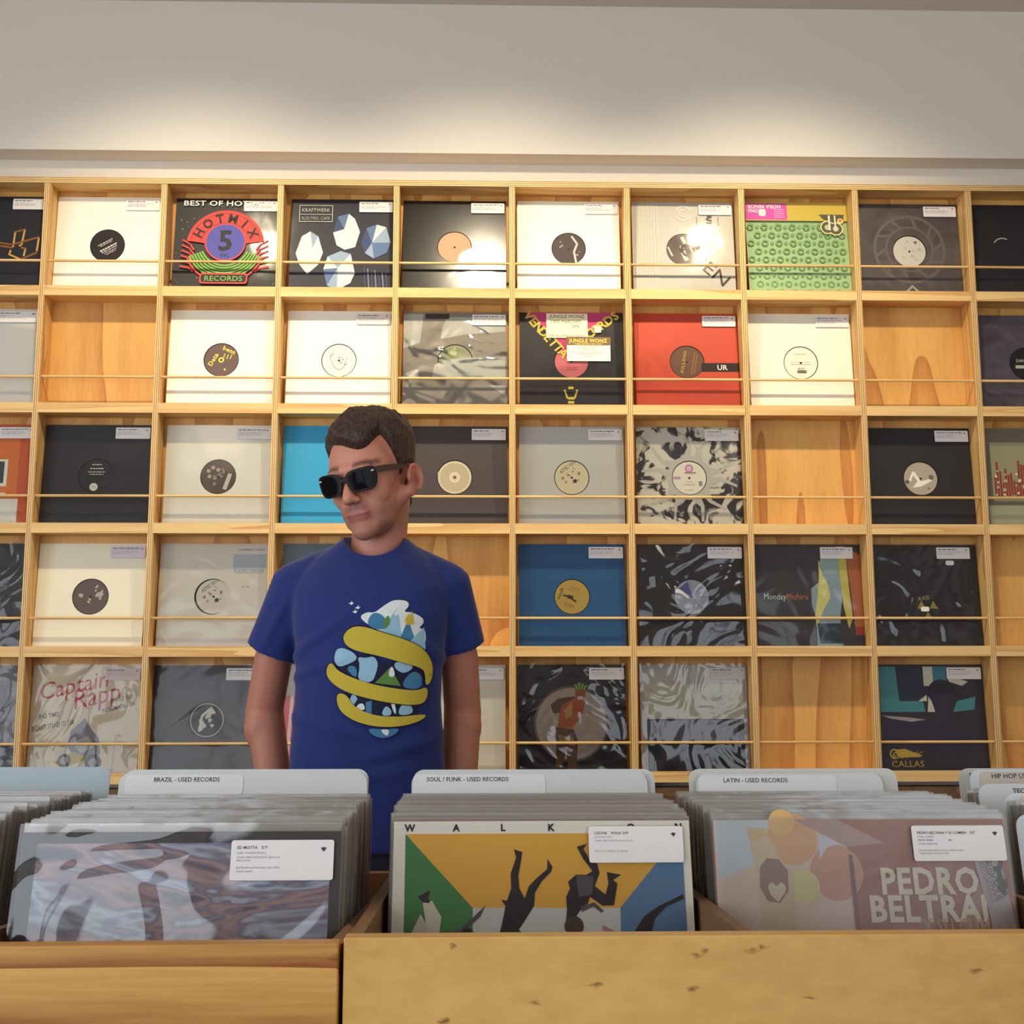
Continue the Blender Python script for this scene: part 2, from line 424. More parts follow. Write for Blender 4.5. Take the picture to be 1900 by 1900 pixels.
def sticker(parent, u0=0.66, v0=0.862, u1=0.985, v1=0.972, y=-0.0042, lines=None, tilt=0.0, s=S, c=(232, 228, 226), seed=1):
    a = Art(s, y); a.rrect(u0, v0, u1, v1, 0.008, c)
    o = a.build('price_sticker', parent); o['label'] = 'white price sticker'
    p = Art(s, y - 0.0002); hh = v1 - v0; ww = u1 - u0; g = (120, 112, 116); rnd = random.Random(seed)
    if lines:
        for (t, fy, fh, col, bo) in lines: p.text(t, u0 + 0.06 * ww, v0 + fy * hh, fh * hh, col, bold=bo)
    else:
        for k, fy in enumerate((0.78, 0.6, 0.48, 0.36)):
            x = u0 + 0.06 * ww; e = u0 + ww * rnd.uniform(0.5, 0.86)
            while x < e:
                l = rnd.uniform(0.012, 0.045); p.rect(x, v0 + fy * hh, min(x + l, e), v0 + fy * hh + (0.008 if k == 0 else 0.004), (96, 88, 100) if k == 0 else (176, 168, 172)); x += l + 0.008
    q = p.build('sticker_print', o)
    p = Art(s, y - 0.0002); p.disc(u1 - 0.1 * ww, v0 + 0.78 * hh, 0.007, (70, 60, 66), 12, 0.005)
    p.poly([(u1 - 0.13 * ww, v0 + .8 * hh), (u1 - 0.07 * ww, v0 + .8 * hh), (u1 - 0.1 * ww, v0 + .7 * hh)], (70, 60, 66))
    p.build('sticker_logo', o)
    return o

def disc_label(parent, c, fn=None, r=0.0505, y=0.0018, dx=0.0, dz=0.0, spindle=(40, 34, 30)):
    """paper label of the disc inside the jacket, printed by fn(Art) in label coordinates 0..1"""
    b = MB(); n = 40
    v = Art(0.1 * 1.12, 0.0021); v.disc(0.5, 0.5, 0.495, (24, 22, 24), 40)
    vo = v.build('vinyl_disc', parent); vo.location = (0, 0, S / 2 - 0.056)
    a = Art(2 * r, y, 0.00004); a.disc(0.5, 0.5, 0.5, c, 40)
    o = a.build('disc_label', parent); o.location = (dx, 0, S / 2 - r + dz)
    p = Art(2 * r, y - 0.0001, 0.00003)
    if fn: fn(p)
    p.disc(0.5, 0.5, 0.035, spindle, 12)
    p.build('label_print', o)
    return o

def record(loc, label, cover, art=None, hole=None, wrap=None, stick=True, lean=3.6, rot=0.0, group='records facing out on the wall shelving',
           th=0.0035, stick_kw=None, hole_kw=None, seed=0, cover_rough=0.55, wrap_kw=None):
    e = empty('record_sleeve', loc, (R(-lean), 0, R(rot)))
    tag(e, label, 'record', group)
    m = cover if not isinstance(cover, tuple) else mat(cover, cover_rough, 0.4)
    cover_mesh(cover, hole is not None, th, m=m).build('jacket', e)
    if hole is not None:
        hc, hf = hole; disc_label(e, hc, hf, **(hole_kw or {}))
    if art:
        a = Art(S); art(a); a.build('cover_print', e)
    if wrap:
        kw = dict(w=S + 0.002, z0=0.0005, z1=S + 0.004); kw.update(wrap_kw or {})
        sheet(kw['w'], kw['z0'], kw['z1'], -0.0022, wrap, 'plastic_sleeve', e, seed=seed + 1)
    if stick: sticker(e, seed=seed + 3, **(stick_kw or {}))
    return e

# ---- label prints (disc labels, coordinates 0..1)
def lines_fn(c, rows, rot=0, big=None):
    def f(a):
        rnd = random.Random(len(rows) * 7 + int(rot))
        ca, sa = math.cos(R(rot)), math.sin(R(rot))
        for (v, w, h) in rows:
            x = -w / 2
            while x < w / 2:
                l = rnd.uniform(0.03, 0.1); x2 = min(x + l, w / 2); y0 = v - 0.5; y1 = y0 + h
                a.poly([(0.5 + px * ca - py * sa, 0.5 + px * sa + py * ca) for px, py in ((x, y0), (x2, y0), (x2, y1), (x, y1))], c); x = x2 + 0.02
        if big: big(a)
    return f
def blot_fn(c, n, seed, rmin=0.03, rmax=0.09, spread=0.36):
    def f(a):
        rnd = random.Random(seed)
        for k in range(n):
            t = rnd.uniform(0, 6.28); q = spread * math.sqrt(rnd.random()); r_ = rnd.uniform(rmin, rmax)
            u, v = 0.5 + q * math.cos(t), 0.5 + q * math.sin(t)
            pts = []
            for i in range(9):
                t2 = 6.283 * i / 9; rr = r_ * rnd.uniform(0.5, 1.2); x, y = u + rr * math.cos(t2), v + rr * math.sin(t2)
                d = math.hypot(x - .5, y - .5)
                if d > .48: x, y = .5 + (x - .5) * .48 / d, .5 + (y - .5) * .48 / d
                pts.append((x, y))
            a.poly(pts, c)
    return f
def bars_fn(c, rot, items):
    def f(a):
        ca, sa = math.cos(R(rot)), math.sin(R(rot))
        for (x, y, w, h) in items:
            a.poly([(0.5 + px * ca - py * sa, 0.5 + px * sa + py * ca) for px, py in ((x, y), (x + w, y), (x + w, y + h), (x, y + h))], c)
    return f
def combo(*fs):
    def f(a):
        for g in fs: g(a)
    return f
WHITE, OFFW, CREAM, BLK, NAVY, DGREY = (242, 238, 226), (234, 230, 220), (240, 226, 196), (30, 28, 31), (28, 29, 42), (62, 56, 56)
# ------------------------------------------------------------------ cover art
def noise_cover(name, c1, c2, scale=14, detail=6, edge=(0.46, 0.54), dist=1.5, rough=0.5):
    m = bpy.data.materials.new(name); m.use_nodes = True; nt = m.node_tree
    bs = nt.nodes['Principled BSDF']; tc = nd(nt, 'ShaderNodeTexCoord')
    n = nd(nt, 'ShaderNodeTexNoise'); n.inputs['Scale'].default_value = scale; n.inputs['Detail'].default_value = detail; n.inputs['Distortion'].default_value = dist
    nt.links.new(tc.outputs['Object'], n.inputs['Vector'])
    nt.links.new(ramp(nt, n.outputs[0], [(edge[0], lin(c1)), (edge[1], lin(c2))]), bs.inputs['Base Color'])
    bs.inputs['Roughness'].default_value = rough
    return m
M_ORGANIC = noise_cover('inky_pattern_print', (38, 32, 38), (214, 208, 188), 16, 7, (0.44, 0.5))
M_SMOKE = noise_cover('smoky_print', (96, 86, 84), (70, 62, 64), 9, 3, (0.35, 0.65))
M_SMOKE2 = noise_cover('smoky_violet_print', (98, 88, 98), (66, 58, 70), 8, 3, (0.35, 0.65))
M_LEAFY = noise_cover('dark_photo_print', (112, 104, 108), (52, 46, 52), 12, 5, (0.4, 0.6))
M_BLACK = mat(BLK, 0.5, 0.5)
M_GLOSSBLACK = mat((34, 30, 30), 0.22, 0.6)

def art_gold_logo(a):
    g, d = (214, 170, 84), (150, 92, 40)
    o = 0.62
    for p in ([(.70, .63), (.69, .48)], [(.79, .66), (.77, .50), (.75, .49)], [(.93, .57), (.92, .44)], [(.67, .44), (.66, .40), (.77, .35)], [(.81, .46), (.80, .39)]):
        a.line(p, .018, g)
    for p in ([(.70, .63), (.79, .66)], [(.55, .52), (.68, .50), (.93, .58)], [(.55, .49), (.68, .47)], [(.77, .35), (.92, .42)], [(.77, .47), (.81, .46)]):
        a.line(p, .018, d)
def art_hotmix(a):
    rnd = random.Random(3)
    for k in range(90): a.disc(rnd.random() * .96 + .02, rnd.random() * .96 + .02, rnd.uniform(.002, .006), rnd.choice([(190, 150, 120), (200, 190, 180), (150, 90, 60)]), 6)
    red, blue, green = (214, 62, 56), (76, 74, 158), (122, 168, 74)
    a.text('BEST OF HOT MIX', .08, .915, .052, (236, 230, 220), bold=.025, width=.84); a.ov = .05
    a.ring(.5, .44, .20, .375, red, 8, 172); a.ring(.5, .44, .24, .345, (30, 26, 30), 12, 168)
    a.ring(.5, .44, .245, .34, red, 12, 168)
    for k in range(6):
        a.line([(.09 - .012 * k * .2, .50 - .055 * k), (.16, .46 - .05 * k), (.2, .40 - .045 * k)], .016, red)
        a.line([(.91 + .012 * k * .2, .50 - .055 * k), (.84, .46 - .05 * k), (.8, .40 - .045 * k)], .016, red)
    for k in range(6): a.ring(.5, .47, .225 + .026 * k, .243 + .026 * k, green, 202, 338)
    a.ring(.5, .44, .37, .388, red, 200, 340)
    a.disc(.5, .48, .2, red); a.disc(.5, .48, .185, blue)
    a.text('5', .5, .395, .2, (28, 26, 34), align='C', bold=.05); a.text('INC', .5, .325, .035, (28, 26, 34), align='C', bold=.03)
    a.arc('HOTMIX', .5, .44, .25, .085, (30, 26, 30), 90, 25, .04)
    a.rrect(.27, .045, .73, .155, .03, red); a.rrect(.285, .06, .715, .14, .022, (34, 28, 30))
    a.text('RECORDS', .5, .075, .05, green, align='C', bold=.01, width=.36)
def facets(a, cx, cy, rx, ry, seed, cols, n=9):
    rnd = random.Random(seed); pts = []
    for k in range(n):
        t = 6.283 * k / n + rnd.uniform(-.15, .15); q = rnd.uniform(.88, 1.08); pts.append((cx + rx * q * math.cos(t), cy + ry * q * math.sin(t)))
    c0 = (cx + rx * rnd.uniform(-.2, .2), cy + ry * rnd.uniform(-.2, .2))
    for k in range(n): a.poly([c0, pts[k], pts[(k + 1) % n]], rnd.choice(cols))
def art_facet(a):                       # plain faceted stand-in shapes in the cover's colours
    cols = [(206, 214, 222), (150, 170, 196), (94, 118, 158), (58, 72, 112), (224, 226, 226)]
    for k, (x, y, rx, ry) in enumerate(((.19, .44, .13, .22), (.54, .66, .13, .2), (.82, .56, .15, .19), (.48, .25, .15, .22))): facets(a, x, y, rx, ry, 11 + k, cols, 8)
    for k in range(7): a.line([(.72 + .035 * k, .28 - .01 * k), (.74 + .035 * k, .012)], .014, (120, 126, 150) if k % 2 else (70, 70, 96))
    a.line([(.08, .76), (.4, .76), (.4, .93), (.08, .93)], .007, (190, 184, 170), True); a.line([(.08, .835), (.4, .835)], .006, (190, 184, 170))
    a.text('KRAFTWERK', .24, .865, .035, (190, 184, 170), align='C', width=.27); a.text('ELECTRIC CAFE', .24, .78, .03, (170, 164, 152), align='C', width=.27)
def art_open(a):
    for k in range(9): a.rect(.0 + .03 * k, 0, .022 + .03 * k, .98, (206, 202, 190))
    d = (70, 50, 44)
    a.text('OPEN', .44, .50, .125, d, rot=-42, bold=.0, width=.58)
    a.ring(.51, .88, .065, .085, (214, 210, 200), 20, 160); a.ring(.51, .88, .065, .085, (214, 210, 200), 200, 340); a.ring(.51, .88, .03, .045, (214, 210, 200), 60, 300)
    rnd = random.Random(5)
    for k in range(13): a.rect(.73 + .014 * rnd.randint(0, 3), .77 + .012 * k * .6, .745 + .014 * rnd.randint(0, 3), .78 + .012 * k * .6, d)
    for k in range(4): a.disc(.64, .77 + .022 * k, .005, d, 8); a.disc(.85, .77 + .022 * k, .005, d, 8)
def art_green(a):
    ring_c = (108, 146, 92)
    for j in range(9):
        for i in range(9):
            u, v = .04 + .138 * i + (.069 if j % 2 else 0), .042 + .087 * j
            if u < .985: a.ring(u, v, .02, .034, ring_c, n=16) if u < .955 else None
            if u + .069 < .98: a.ring(u + .069, v, .007, .016, ring_c, n=10)
    a.rect(0, .80, 1, 1, (196, 172, 72))
    a.rrect(.0, .81, .41, .99, .02, (204, 78, 164))
    a.text('NORA MINOR', .35, .975, .042, (240, 220, 226), flip=True, bold=.04, width=.33); a.text('DNA', .12, .925, .038, (240, 220, 226), flip=True, bold=.04, width=.1)
    a.rrect(.13, .85, .20, .925, .02, (240, 226, 216))
    for k in range(5): a.rect(.28 - .0 * k, .915 - .02 * k, .385 - .012 * (k % 2), .922 - .02 * k, (226, 170, 206))
    y, k_ = (226, 210, 140), (84, 82, 66)
    for (u, v) in ((.80, .73), (.88, .715)):
        a.disc(u, v, .072, y)
    a.poly([(.72, .87), (.97, .87), (.96, .80), (.86, .78), (.76, .82)], k_)
    a.disc(.93, .80, .03, y, 16); a.disc(.93, .805, .018, (214, 110, 70), 16)
    for (u, v) in ((.80, .73), (.88, .715)):
        a.disc(u, v, .06, k_); a.disc(u, v, .03, (180, 180, 150), 16)
    a.rect(.81, .70, .83, .86, (214, 214, 190)); a.rect(.87, .70, .885, .86, (214, 214, 190))
def art_gear(a):
    c = (112, 102, 98)
    a.ring(.5, .52, .33, .36, c); a.ring(.5, .52, .22, .24, c)
    for k in range(10): a.line([(.5 + .24 * math.cos(.63 * k), .52 + .24 * math.sin(.63 * k)), (.5 + .34 * math.cos(.63 * k + .2), .52 + .34 * math.sin(.63 * k + .2))], .03, c)
    a.poly([(.44, .09), (.5, .15), (.56, .09), (.5, .03)], (168, 160, 152)); a.poly([(.47, .09), (.5, .12), (.53, .09), (.5, .06)], (84, 76, 76))
def art_patches(a):
    lt = (214, 212, 198)
    a.poly([(0, .62), (.16, .68), (.19, .98), (0, .98)], lt); a.poly([(.36, .72), (.6, .77), (.98, .80), (.98, .95), (.42, .95), (.37, .84)], lt)
    a.poly([(0, .36), (.13, .41), (.15, .40), (.15, .31), (0, .30)], lt); a.poly([(.28, .30), (.30, .45), (.38, .50), (.6, .53), (.98, .54), (.98, .30)], lt)
    a.poly([(0, .0), (.18, .0), (.17, .05), (.0, .05)], lt); a.poly([(.33, .05), (.6, .03), (.8, 0), (.35, 0)], lt); a.poly([(.82, .25), (.98, .14), (.98, .25)], lt)
    a.rect(.21, .93, .44, .985, (70, 60, 62))
def art_vendetta(a):
    pk, ye = (222, 68, 130), (232, 208, 80)
    a.poly([(.06, 1), (.94, 1), (.66, .80), (.52, .60), (.48, .60), (.36, .72), (.2, .88)], pk)
    word = 'VENDETTA'
    for i, ch in enumerate(word):
        u = .06 + .041 * i * 1.15; v = .935 - .055 * i + .006 * (i - 3) ** 2 * .1; a.text(ch, u, v, .085, ye, rot=-52, align='C', bold=.05)
    for i, ch in enumerate('RECORDS'):
        u = .58 + .062 * i; v = .66 + .046 * i; a.text(ch, u, v, .085, ye, rot=38, align='C', bold=.05)
    for (v, w) in ((.22, .05), (.115, .06), (.075, .06), (.035, .05)): a.rect(.49 - w / 2, v, .49 + w / 2, v + .026, ye)
    a.line([(.43, .21), (.455, .13)], .018, ye); a.line([(.55, .21), (.525, .13)], .018, ye)
def art_vendetta_stickers(a):
    a.rect(.26, .735, .66, .985, (240, 232, 196)); k = (44, 36, 34)
    a.text('JUNGLE WONZ', .46, .94, .032, k, align='C', width=.34); a.text('TIME MARCHES', .45, .888, .03, k, align='C', width=.3); a.text('ON', .54, .84, .032, k, align='C')
    a.text('CHICAGO HOUSE CLASSIC', .46, .745, .026, (80, 84, 92), align='C', width=.36)
    a.rect(.45, .66, .88, .745, (128, 98, 70)); a.text('JUNGLE WONZ', .66, .69, .036, (236, 214, 90), align='C', bold=.04, width=.37); a.text('"TIME MARCHES ON"', .66, .667, .015, (236, 214, 90), align='C', bold=.02, width=.28)
    a.rect(.455, .50, .875, .66, (240, 238, 220))
    a.text('THE JUSTIN STRAUSS', .665, .63, .017, (120, 112, 110), align='C', width=.24); a.text('REMIXES', .665, .607, .016, (120, 112, 110), align='C')
    for v, w in ((.585, .34), (.57, .2), (.548, .1)): a.rect(.665 - w / 2, v, .665 + w / 2, v + .006, (176, 170, 164))
    a.rrect(.72, .79, .79, .86, .01, (220, 214, 200))
def art_ur(a):
    a.rect(.64, .40, 1.0, .49, (34, 24, 22)); a.text('UR', .84, .42, .05, (240, 232, 220), align='C', bold=.04)
    a.text('ANIMAL', .05, .035, .018, (240, 220, 200), bold=.02)
def art_orange_screen(a):
    a.rect(0, .28, .86, .92, (214, 112, 52)); a.rect(0, 0, .88, .28, (226, 220, 206)); a.rect(.55, .40, .76, .66, (226, 222, 206)); a.rect(.55, .43, .73, .64, (60, 70, 66))
    a.rect(.62, .34, .68, .40, (226, 222, 206)); a.rect(.55, .30, .76, .34, (226, 222, 206))
def art_organic(a):
    for k, ang in enumerate((20, 62, 96, 140, 172, 215, 250, 285, 318, 350)):
        c, s_ = math.cos(R(ang)), math.sin(R(ang)); l = .46 if abs(c) > .5 else .44
        n_ = (-s_, c); b0, b1 = .05, .012; cu = .04 * (1 if k % 2 else -1)
        pts = [(.5 + .19 * c + b0 * n_[0], .5 + .19 * s_ + b0 * n_[1]), (.5 + .3 * c + (.018 + cu) * n_[0], .5 + .3 * s_ + (.018 + cu) * n_[1]), (.5 + l * c + b1 * n_[0], .5 + l * s_ + b1 * n_[1]),
               (.5 + l * c - b1 * n_[0], .5 + l * s_ - b1 * n_[1]), (.5 + .3 * c + (cu - .018) * n_[0], .5 + .3 * s_ + (cu - .018) * n_[1]), (.5 + .19 * c - b0 * n_[0], .5 + .19 * s_ - b0 * n_[1])]
        a.poly(pts, (196, 192, 180))
    a.ring(.5, .5, .168, .215, (196, 192, 180))
def art_brush_red(a):
    a.rect(.10, .28, 1, .86, (176, 172, 128)); a.rect(.05, .0, 1, .24, (186, 184, 150)); rnd = random.Random(9)
    for k in range(26): a.rect(.12 + .026 * k, .30 + rnd.random() * .06, .14 + .026 * k, .44 + rnd.random() * .26, (172, 62, 44))
    for k in range(30): u = .12 + rnd.random() * .62; v = .32 + rnd.random() * .26; a.disc(u, v, rnd.uniform(.006, .018), (214, 204, 170), 7)
def art_stamp(a):
    a.rect(.68, .77, .985, .90, (182, 190, 192)); a.rect(.68, .72, .985, .77, (214, 218, 208)); a.text('RODNEY BAKKER', .69, .735, .022, (120, 128, 130), width=.28); a.rect(.7, .722, .96, .728, (170, 176, 174))
    a.text('A DIFFERENT TRACK', .72, .935, .016, (110, 104, 104), width=.25); a.text('No. 108', .77, .585, .014, (150, 144, 136))
def art_figure_monday(a):
    a.poly([(.60, .84), (.72, .86), (.80, .80), (.82, .55), (.78, .30), (.80, 0), (.55, 0), (.56, .28), (.52, .42), (.52, .58), (.60, .64)], (150, 172, 178))
    a.poly([(.62, .90), (.80, .92), (.80, .78), (.74, .70), (.66, .72), (.62, .80)], (158, 186, 178))
    a.poly([(.60, .84), (.64, .70), (.68, .62), (.70, .50), (.62, .36), (.555, .22), (.545, .32), (.58, .52), (.60, .70)], (228, 220, 130))
    a.poly([(.78, .98), (.86, .98), (.88, .60), (.90, .30), (.86, .20), (.82, .40), (.80, .70)], (216, 200, 92))
    a.poly([(.86, .98), (1, .90), (1, .20), (.92, .18), (.90, .5)], (190, 108, 70)); a.rect(.92, .14, 1, .22, (160, 66, 50))
    a.poly([(.56, .25), (.80, .25), (.80, .06), (.58, .06)], (54, 66, 78))
    a.text('Monday', .07, .475, .055, (206, 216, 206), width=.21); a.text('Michiru', .285, .475, .055, (214, 120, 84), width=.2)
def art_axis(a):
    g = (206, 176, 92); cx, cy = .50, .38
    for k in range(3):
        t = 30 + 120 * k
        a.poly([(cx + .02 * math.cos(R(t)), cy + .02 * math.sin(R(t))), (cx + .10 * math.cos(R(t - 26)), cy + .10 * math.sin(R(t - 26))), (cx + .10 * math.cos(R(t + 26)), cy + .10 * math.sin(R(t + 26)))], g)
    a.text('AXIS', .47, .47, .035, g, rot=10, align='C', bold=.04)
def art_captain(a):
    r_, k = (196, 50, 66), (70, 58, 58)
    a.text('Captain', .08, .68, .15, r_, rot=12, bold=.0, width=.62, slant=.25); a.text('Rapp', .40, .60, .17, r_, rot=12, bold=.0, width=.42, slant=.2)
    a.text('BAD TIMES', .09, .51, .04, k, rot=9, bold=.02, width=.18); a.text("(I CAN'T STAND IT) 7:50", .03, .40, .042, k, rot=10, bold=.02, width=.38)
    a.text('PART 2  5:01', .73, .66, .035, k, rot=12, bold=.02, width=.2); a.text('INSTRUMENTAL - 6:49', .66, .57, .035, k, rot=12, bold=.02, width=.3)
    g, g2 = (128, 116, 124), (176, 168, 160)
    a.poly([(.38, .40), (.50, .52), (.58, .40), (.64, .34), (.66, .20), (.58, .12), (.44, .16), (.36, .26)], g); a.poly([(.40, .30), (.54, .36), (.60, .26), (.48, .20)], g2)
    a.poly([(.24, .12), (.42, .22), (.56, .16), (.36, .08)], (188, 160, 70)); a.disc(.60, .12, .075, (52, 42, 48), 20); a.disc(.60, .12, .04, g2, 16); a.disc(.34, .14, .06, (80, 66, 60), 20); a.disc(.34, .14, .035, g2, 14)
    a.line([(.77, .02), (.79, .36)], .005, (176, 160, 140)); a.line([(.2, .05), (.78, .06)], .005, (176, 160, 140))
def art_pinkstripe(a):
    a.rect(0, 0, 1, .72, (206, 92, 104)); a.disc(.34, .34, .33, (214, 70, 84)); a.line([(.12, .02), (.16, .74)], .03, (230, 190, 184)); a.rect(0, .72, 1, 1, (190, 178, 168))
def art_spotlit(a):
    a.disc(.49, .46, .345, (132, 108, 96), 48); a.disc(.49, .46, .325, (206, 186, 168), 48)
    o, br = (206, 108, 66), (120, 84, 56)
    a.poly([(.30, .63), (.37, .69), (.53, .71), (.50, .62), (.40, .56), (.32, .55)], (110, 84, 66)); a.poly([(.30, .60), (.36, .50), (.38, .46), (.34, .46), (.28, .56)], (222, 206, 170))
    a.poly([(.40, .62), (.53, .70), (.63, .66), (.58, .52), (.50, .42), (.36, .42), (.38, .54)], o); a.poly([(.42, .58), (.50, .66), (.50, .54), (.44, .50)], (226, 170, 96))
    a.poly([(.34, .43), (.51, .41), (.55, .30), (.53, .02), (.46, .02), (.44, .22), (.40, .06), (.34, .06), (.35, .26)], br); a.poly([(.36, .36), (.50, .34), (.52, .26), (.38, .28)], (196, 158, 110))
    a.disc(.575, .74, .048, (178, 92, 58), 18, .06); a.rect(.55, .68, .60, .71, (240, 234, 220))
    for k in range(8): a.line([(.54 + .010 * k, .775), (.515 + .017 * k, .835 - abs(k - 3.5) * .008)], .014, (176, 200, 80) if k % 2 else (96, 118, 50))
def art_halves(a):
    a.rect(.04, .5, .96, .82, (232, 224, 192)); a.rect(.06, 0, .96, .5, (48, 42, 48)); a.rect(.06, .28, .9, .49, (104, 96, 102))
def art_callas(a):
    t, w_ = (72, 142, 150), (220, 210, 190)
    a.poly([(.02, .98), (.18, .98), (.20, .66), (.42, .66), (.44, .56), (.02, .56)], t); a.rect(.20, .68, .42, .98, (44, 52, 72)); a.rect(.44, .80, .53, .98, w_); a.rect(.53, .84, .66, .98, (64, 132, 146))
    a.poly([(.46, .56), (.53, .56), (.48, .74)], w_); a.poly([(.66, .90), (.86, .84), (.80, .80), (.68, .84)], w_); a.poly([(.70, .56), (.90, .58), (.92, .70), (.74, .66)], t); a.poly([(.38, .66), (.46, .72), (.46, .66)], w_)
    d = (40, 36, 52)
    a.disc(.60, .74, .13, d, 20, .12); a.poly([(.5, .74), (.72, .74), (.68, .56), (.70, .44), (.9, .34), (.9, .20), (.1, .20), (.02, .50), (.3, .50), (.54, .46), (.56, .58)], (54, 46, 66))
    a.poly([(.02, .53), (.28, .51), (.44, .49), (.30, .47), (.10, .50)], (168, 160, 164))
    g = (204, 168, 64)
    a.poly([(.12, .215), (.22, .225), (.37, .165), (.36, .15), (.16, .145)], g); a.text('Electric', .10, .13, .06, g, rot=6, width=.28, slant=.25); a.ring(.12, .18, .03, .045, g, 60, 300)
    a.text('CALLAS', .09, .06, .055, g, width=.30, bold=.01)
def art_jungle0(a):
    pass

# label prints
L_TEXT = lambda c, rot=0: lines_fn(c, [(.62, .5, .03), (.57, .4, .02), (.42, .55, .05), (.36, .5, .03), (.3, .4, .02), (.25, .3, .02)], rot)
def l_data(a):
    y = (222, 200, 80); a.text('Data', .22, .30, .13, y, rot=62, bold=.05, width=.42); a.text('bent', .52, .84, .12, y, rot=-25, bold=.05, width=.4); a.text('11', .55, .58, .13, y, rot=-20, bold=.05); a.text('1', .75, .55, .13, y, rot=-20, bold=.05); a.disc(.5, .5, .085, y, 16); a.disc(.62, .2, .04, y, 4)
def l_stripes(a): bars_fn((206, 198, 184), 24, [(-.42, -.05, .05, .32), (-.12, -.36, .14, .3), (-.06, -.1, .1, .25), (.08, .14, .11, .26), (.2, -.28, .07, .42), (.3, -.24, .05, .12)])(a)
def l_sketch(a): blot_fn((168, 164, 160), 9, 4, .02, .06, .3)(a); a.line([(.3, .75), (.24, .55), (.36, .3), (.52, .2), (.66, .3), (.7, .5)], .02, (150, 146, 142))
def l_olive(a): a.poly([(.25, .7), (.5, .95), (.55, .7), (.4, .62)], (226, 224, 160)); a.poly([(.42, .45), (.55, .55), (.8, .4), (.6, .05), (.45, .06)], (226, 224, 160)); a.poly([(.1, .3), (.25, .42), (.32, .1), (.2, .16)], (226, 224, 160))
def l_pinktext(a): lines_fn((170, 60, 70), [(.3, .3, .02), (.24, .34, .02), (.55, .2, .02)])(a)
def l_gold(a): a.text('KAOS', .24, .50, .11, (120, 80, 40), rot=80, bold=.04, align='C', width=.6); a.text('KILLING', .44, .5, .09, (196, 160, 70), rot=80, bold=.03, align='C', width=.7); lines_fn((170, 120, 60), [(.3, .7, .03), (.22, .6, .03)], 80)(a)
def l_cut(a): a.text('Side A', .5, .36, .045, (120, 110, 104), align='C'); lines_fn((168, 158, 150), [(.28, .36, .025), (.12, .24, .02)])(a); a.disc(.5, .79, .12, (186, 92, 146), 20); a.disc(.5, .79, .09, (226, 190, 204), 14); a.rect(.36, .63, .7, .68, (176, 140, 168)); a.rect(.02, .46, .24, .54, (200, 150, 184)); a.rect(.78, .26, .88, .4, (150, 140, 136))
def l_swim(a):
    w_ = (232, 228, 214); a.poly([(.14, .45), (.26, .72), (.34, .70), (.50, .42), (.86, .52), (.84, .44), (.5, .26), (.24, .22), (.4, .42), (.28, .60), (.2, .42)], w_); a.disc(.82, .54, .08, (110, 98, 90), 12); a.disc(.09, .40, .06, (90, 80, 74), 10); a.disc(.72, .2, .04, (120, 108, 98), 8)
def l_aztec(a): blot_fn((150, 132, 104), 12, 8, .02, .06, .3)(a); a.text('AZTEC SOUL', .42, .8, .1, (90, 74, 66), rot=38, align='C', width=.6); a.disc(.6, .4, .06, (80, 62, 54), 10)
def l_fan(a):
    for k in range(9):
        t = R(-50 + 24 * k); a.line([(.5, .5), (.5 + .44 * math.cos(t), .5 + .44 * math.sin(t))], .02, (176, 184, 206) if k % 2 else (150, 156, 170))
    a.poly([(.5, .5), (.12, .74), (.4, .96)], (110, 116, 170))
def l_dark(a): blot_fn((170, 160, 148), 11, 12, .03, .1, .34)(a)
def l_gun(a): lines_fn((150, 116, 50), [(.75, .3, .03), (.68, .4, .02), (.25, .3, .03), (.2, .3, .02)], -20)(a); a.line([(.25, .55), (.42, .50), (.60, .36)], .05, (70, 52, 34)); a.text('KILLER', .2, .6, .08, (80, 58, 34), rot=70, align='C'); a.disc(.42, .5, .06, (60, 46, 30), 12)
def l_roman(a): l_text2((60, 52, 48))(a)
def l_text2(c): return lines_fn(c, [(.78, .2, .03), (.68, .4, .02), (.58, .5, .03), (.36, .5, .02), (.28, .36, .02)])
def l_vt(a): lines_fn((206, 200, 190), [(.84, .28, .03), (.72, .4, .03), (.62, .5, .025), (.55, .4, .02)])(a); a.disc(.44, .18, .12, (206, 200, 186), 18); a.text('V1', .44, .145, .07, (70, 62, 60), align='C')
def l_reel(a):
    for k in range(5): a.disc(.36 + .16 * math.cos(1.1 * k + .6), .62 + .16 * math.sin(1.1 * k + .6), .06, (180, 166, 140), 12)
    bars_fn((206, 198, 180), -18, [(.24, -.3, .12, .5)])(a); blot_fn((150, 136, 116), 8, 21, .02, .06, .3)(a)
def l_photo(a): bars_fn((170, 158, 130), 30, [(-.4, -.3, .2, .7), (-.1, -.4, .06, .8)])(a); a.ring(.5, .5, .08, .16, (200, 188, 160)); a.ring(.5, .5, .44, .48, (196, 184, 156))
def l_sneaker(a): blot_fn((196, 188, 176), 6, 31, .05, .12, .26)(a); a.line([(.3, .2), (.36, .62), (.6, .84), (.7, .7)], .07, (206, 198, 184)); a.ring(.5, .5, .45, .48, (170, 160, 150))
def l_da(a): a.text('DANCE', .2, .56, .09, (220, 214, 200), bold=.03); a.rect(.16, .36, .8, .46, (220, 214, 200))
def l_white(a): lines_fn((170, 166, 158), [(.76, .34, .03), (.52, .6, .015), (.45, .6, .015), (.3, .2, .05)])(a); a.rect(.38, .18, .66, .27, (110, 104, 100))
def l_moon(a): blot_fn((196, 184, 170), 8, 41, .03, .08, .34)(a); a.disc(.7, .8, .05, (120, 108, 100), 10)

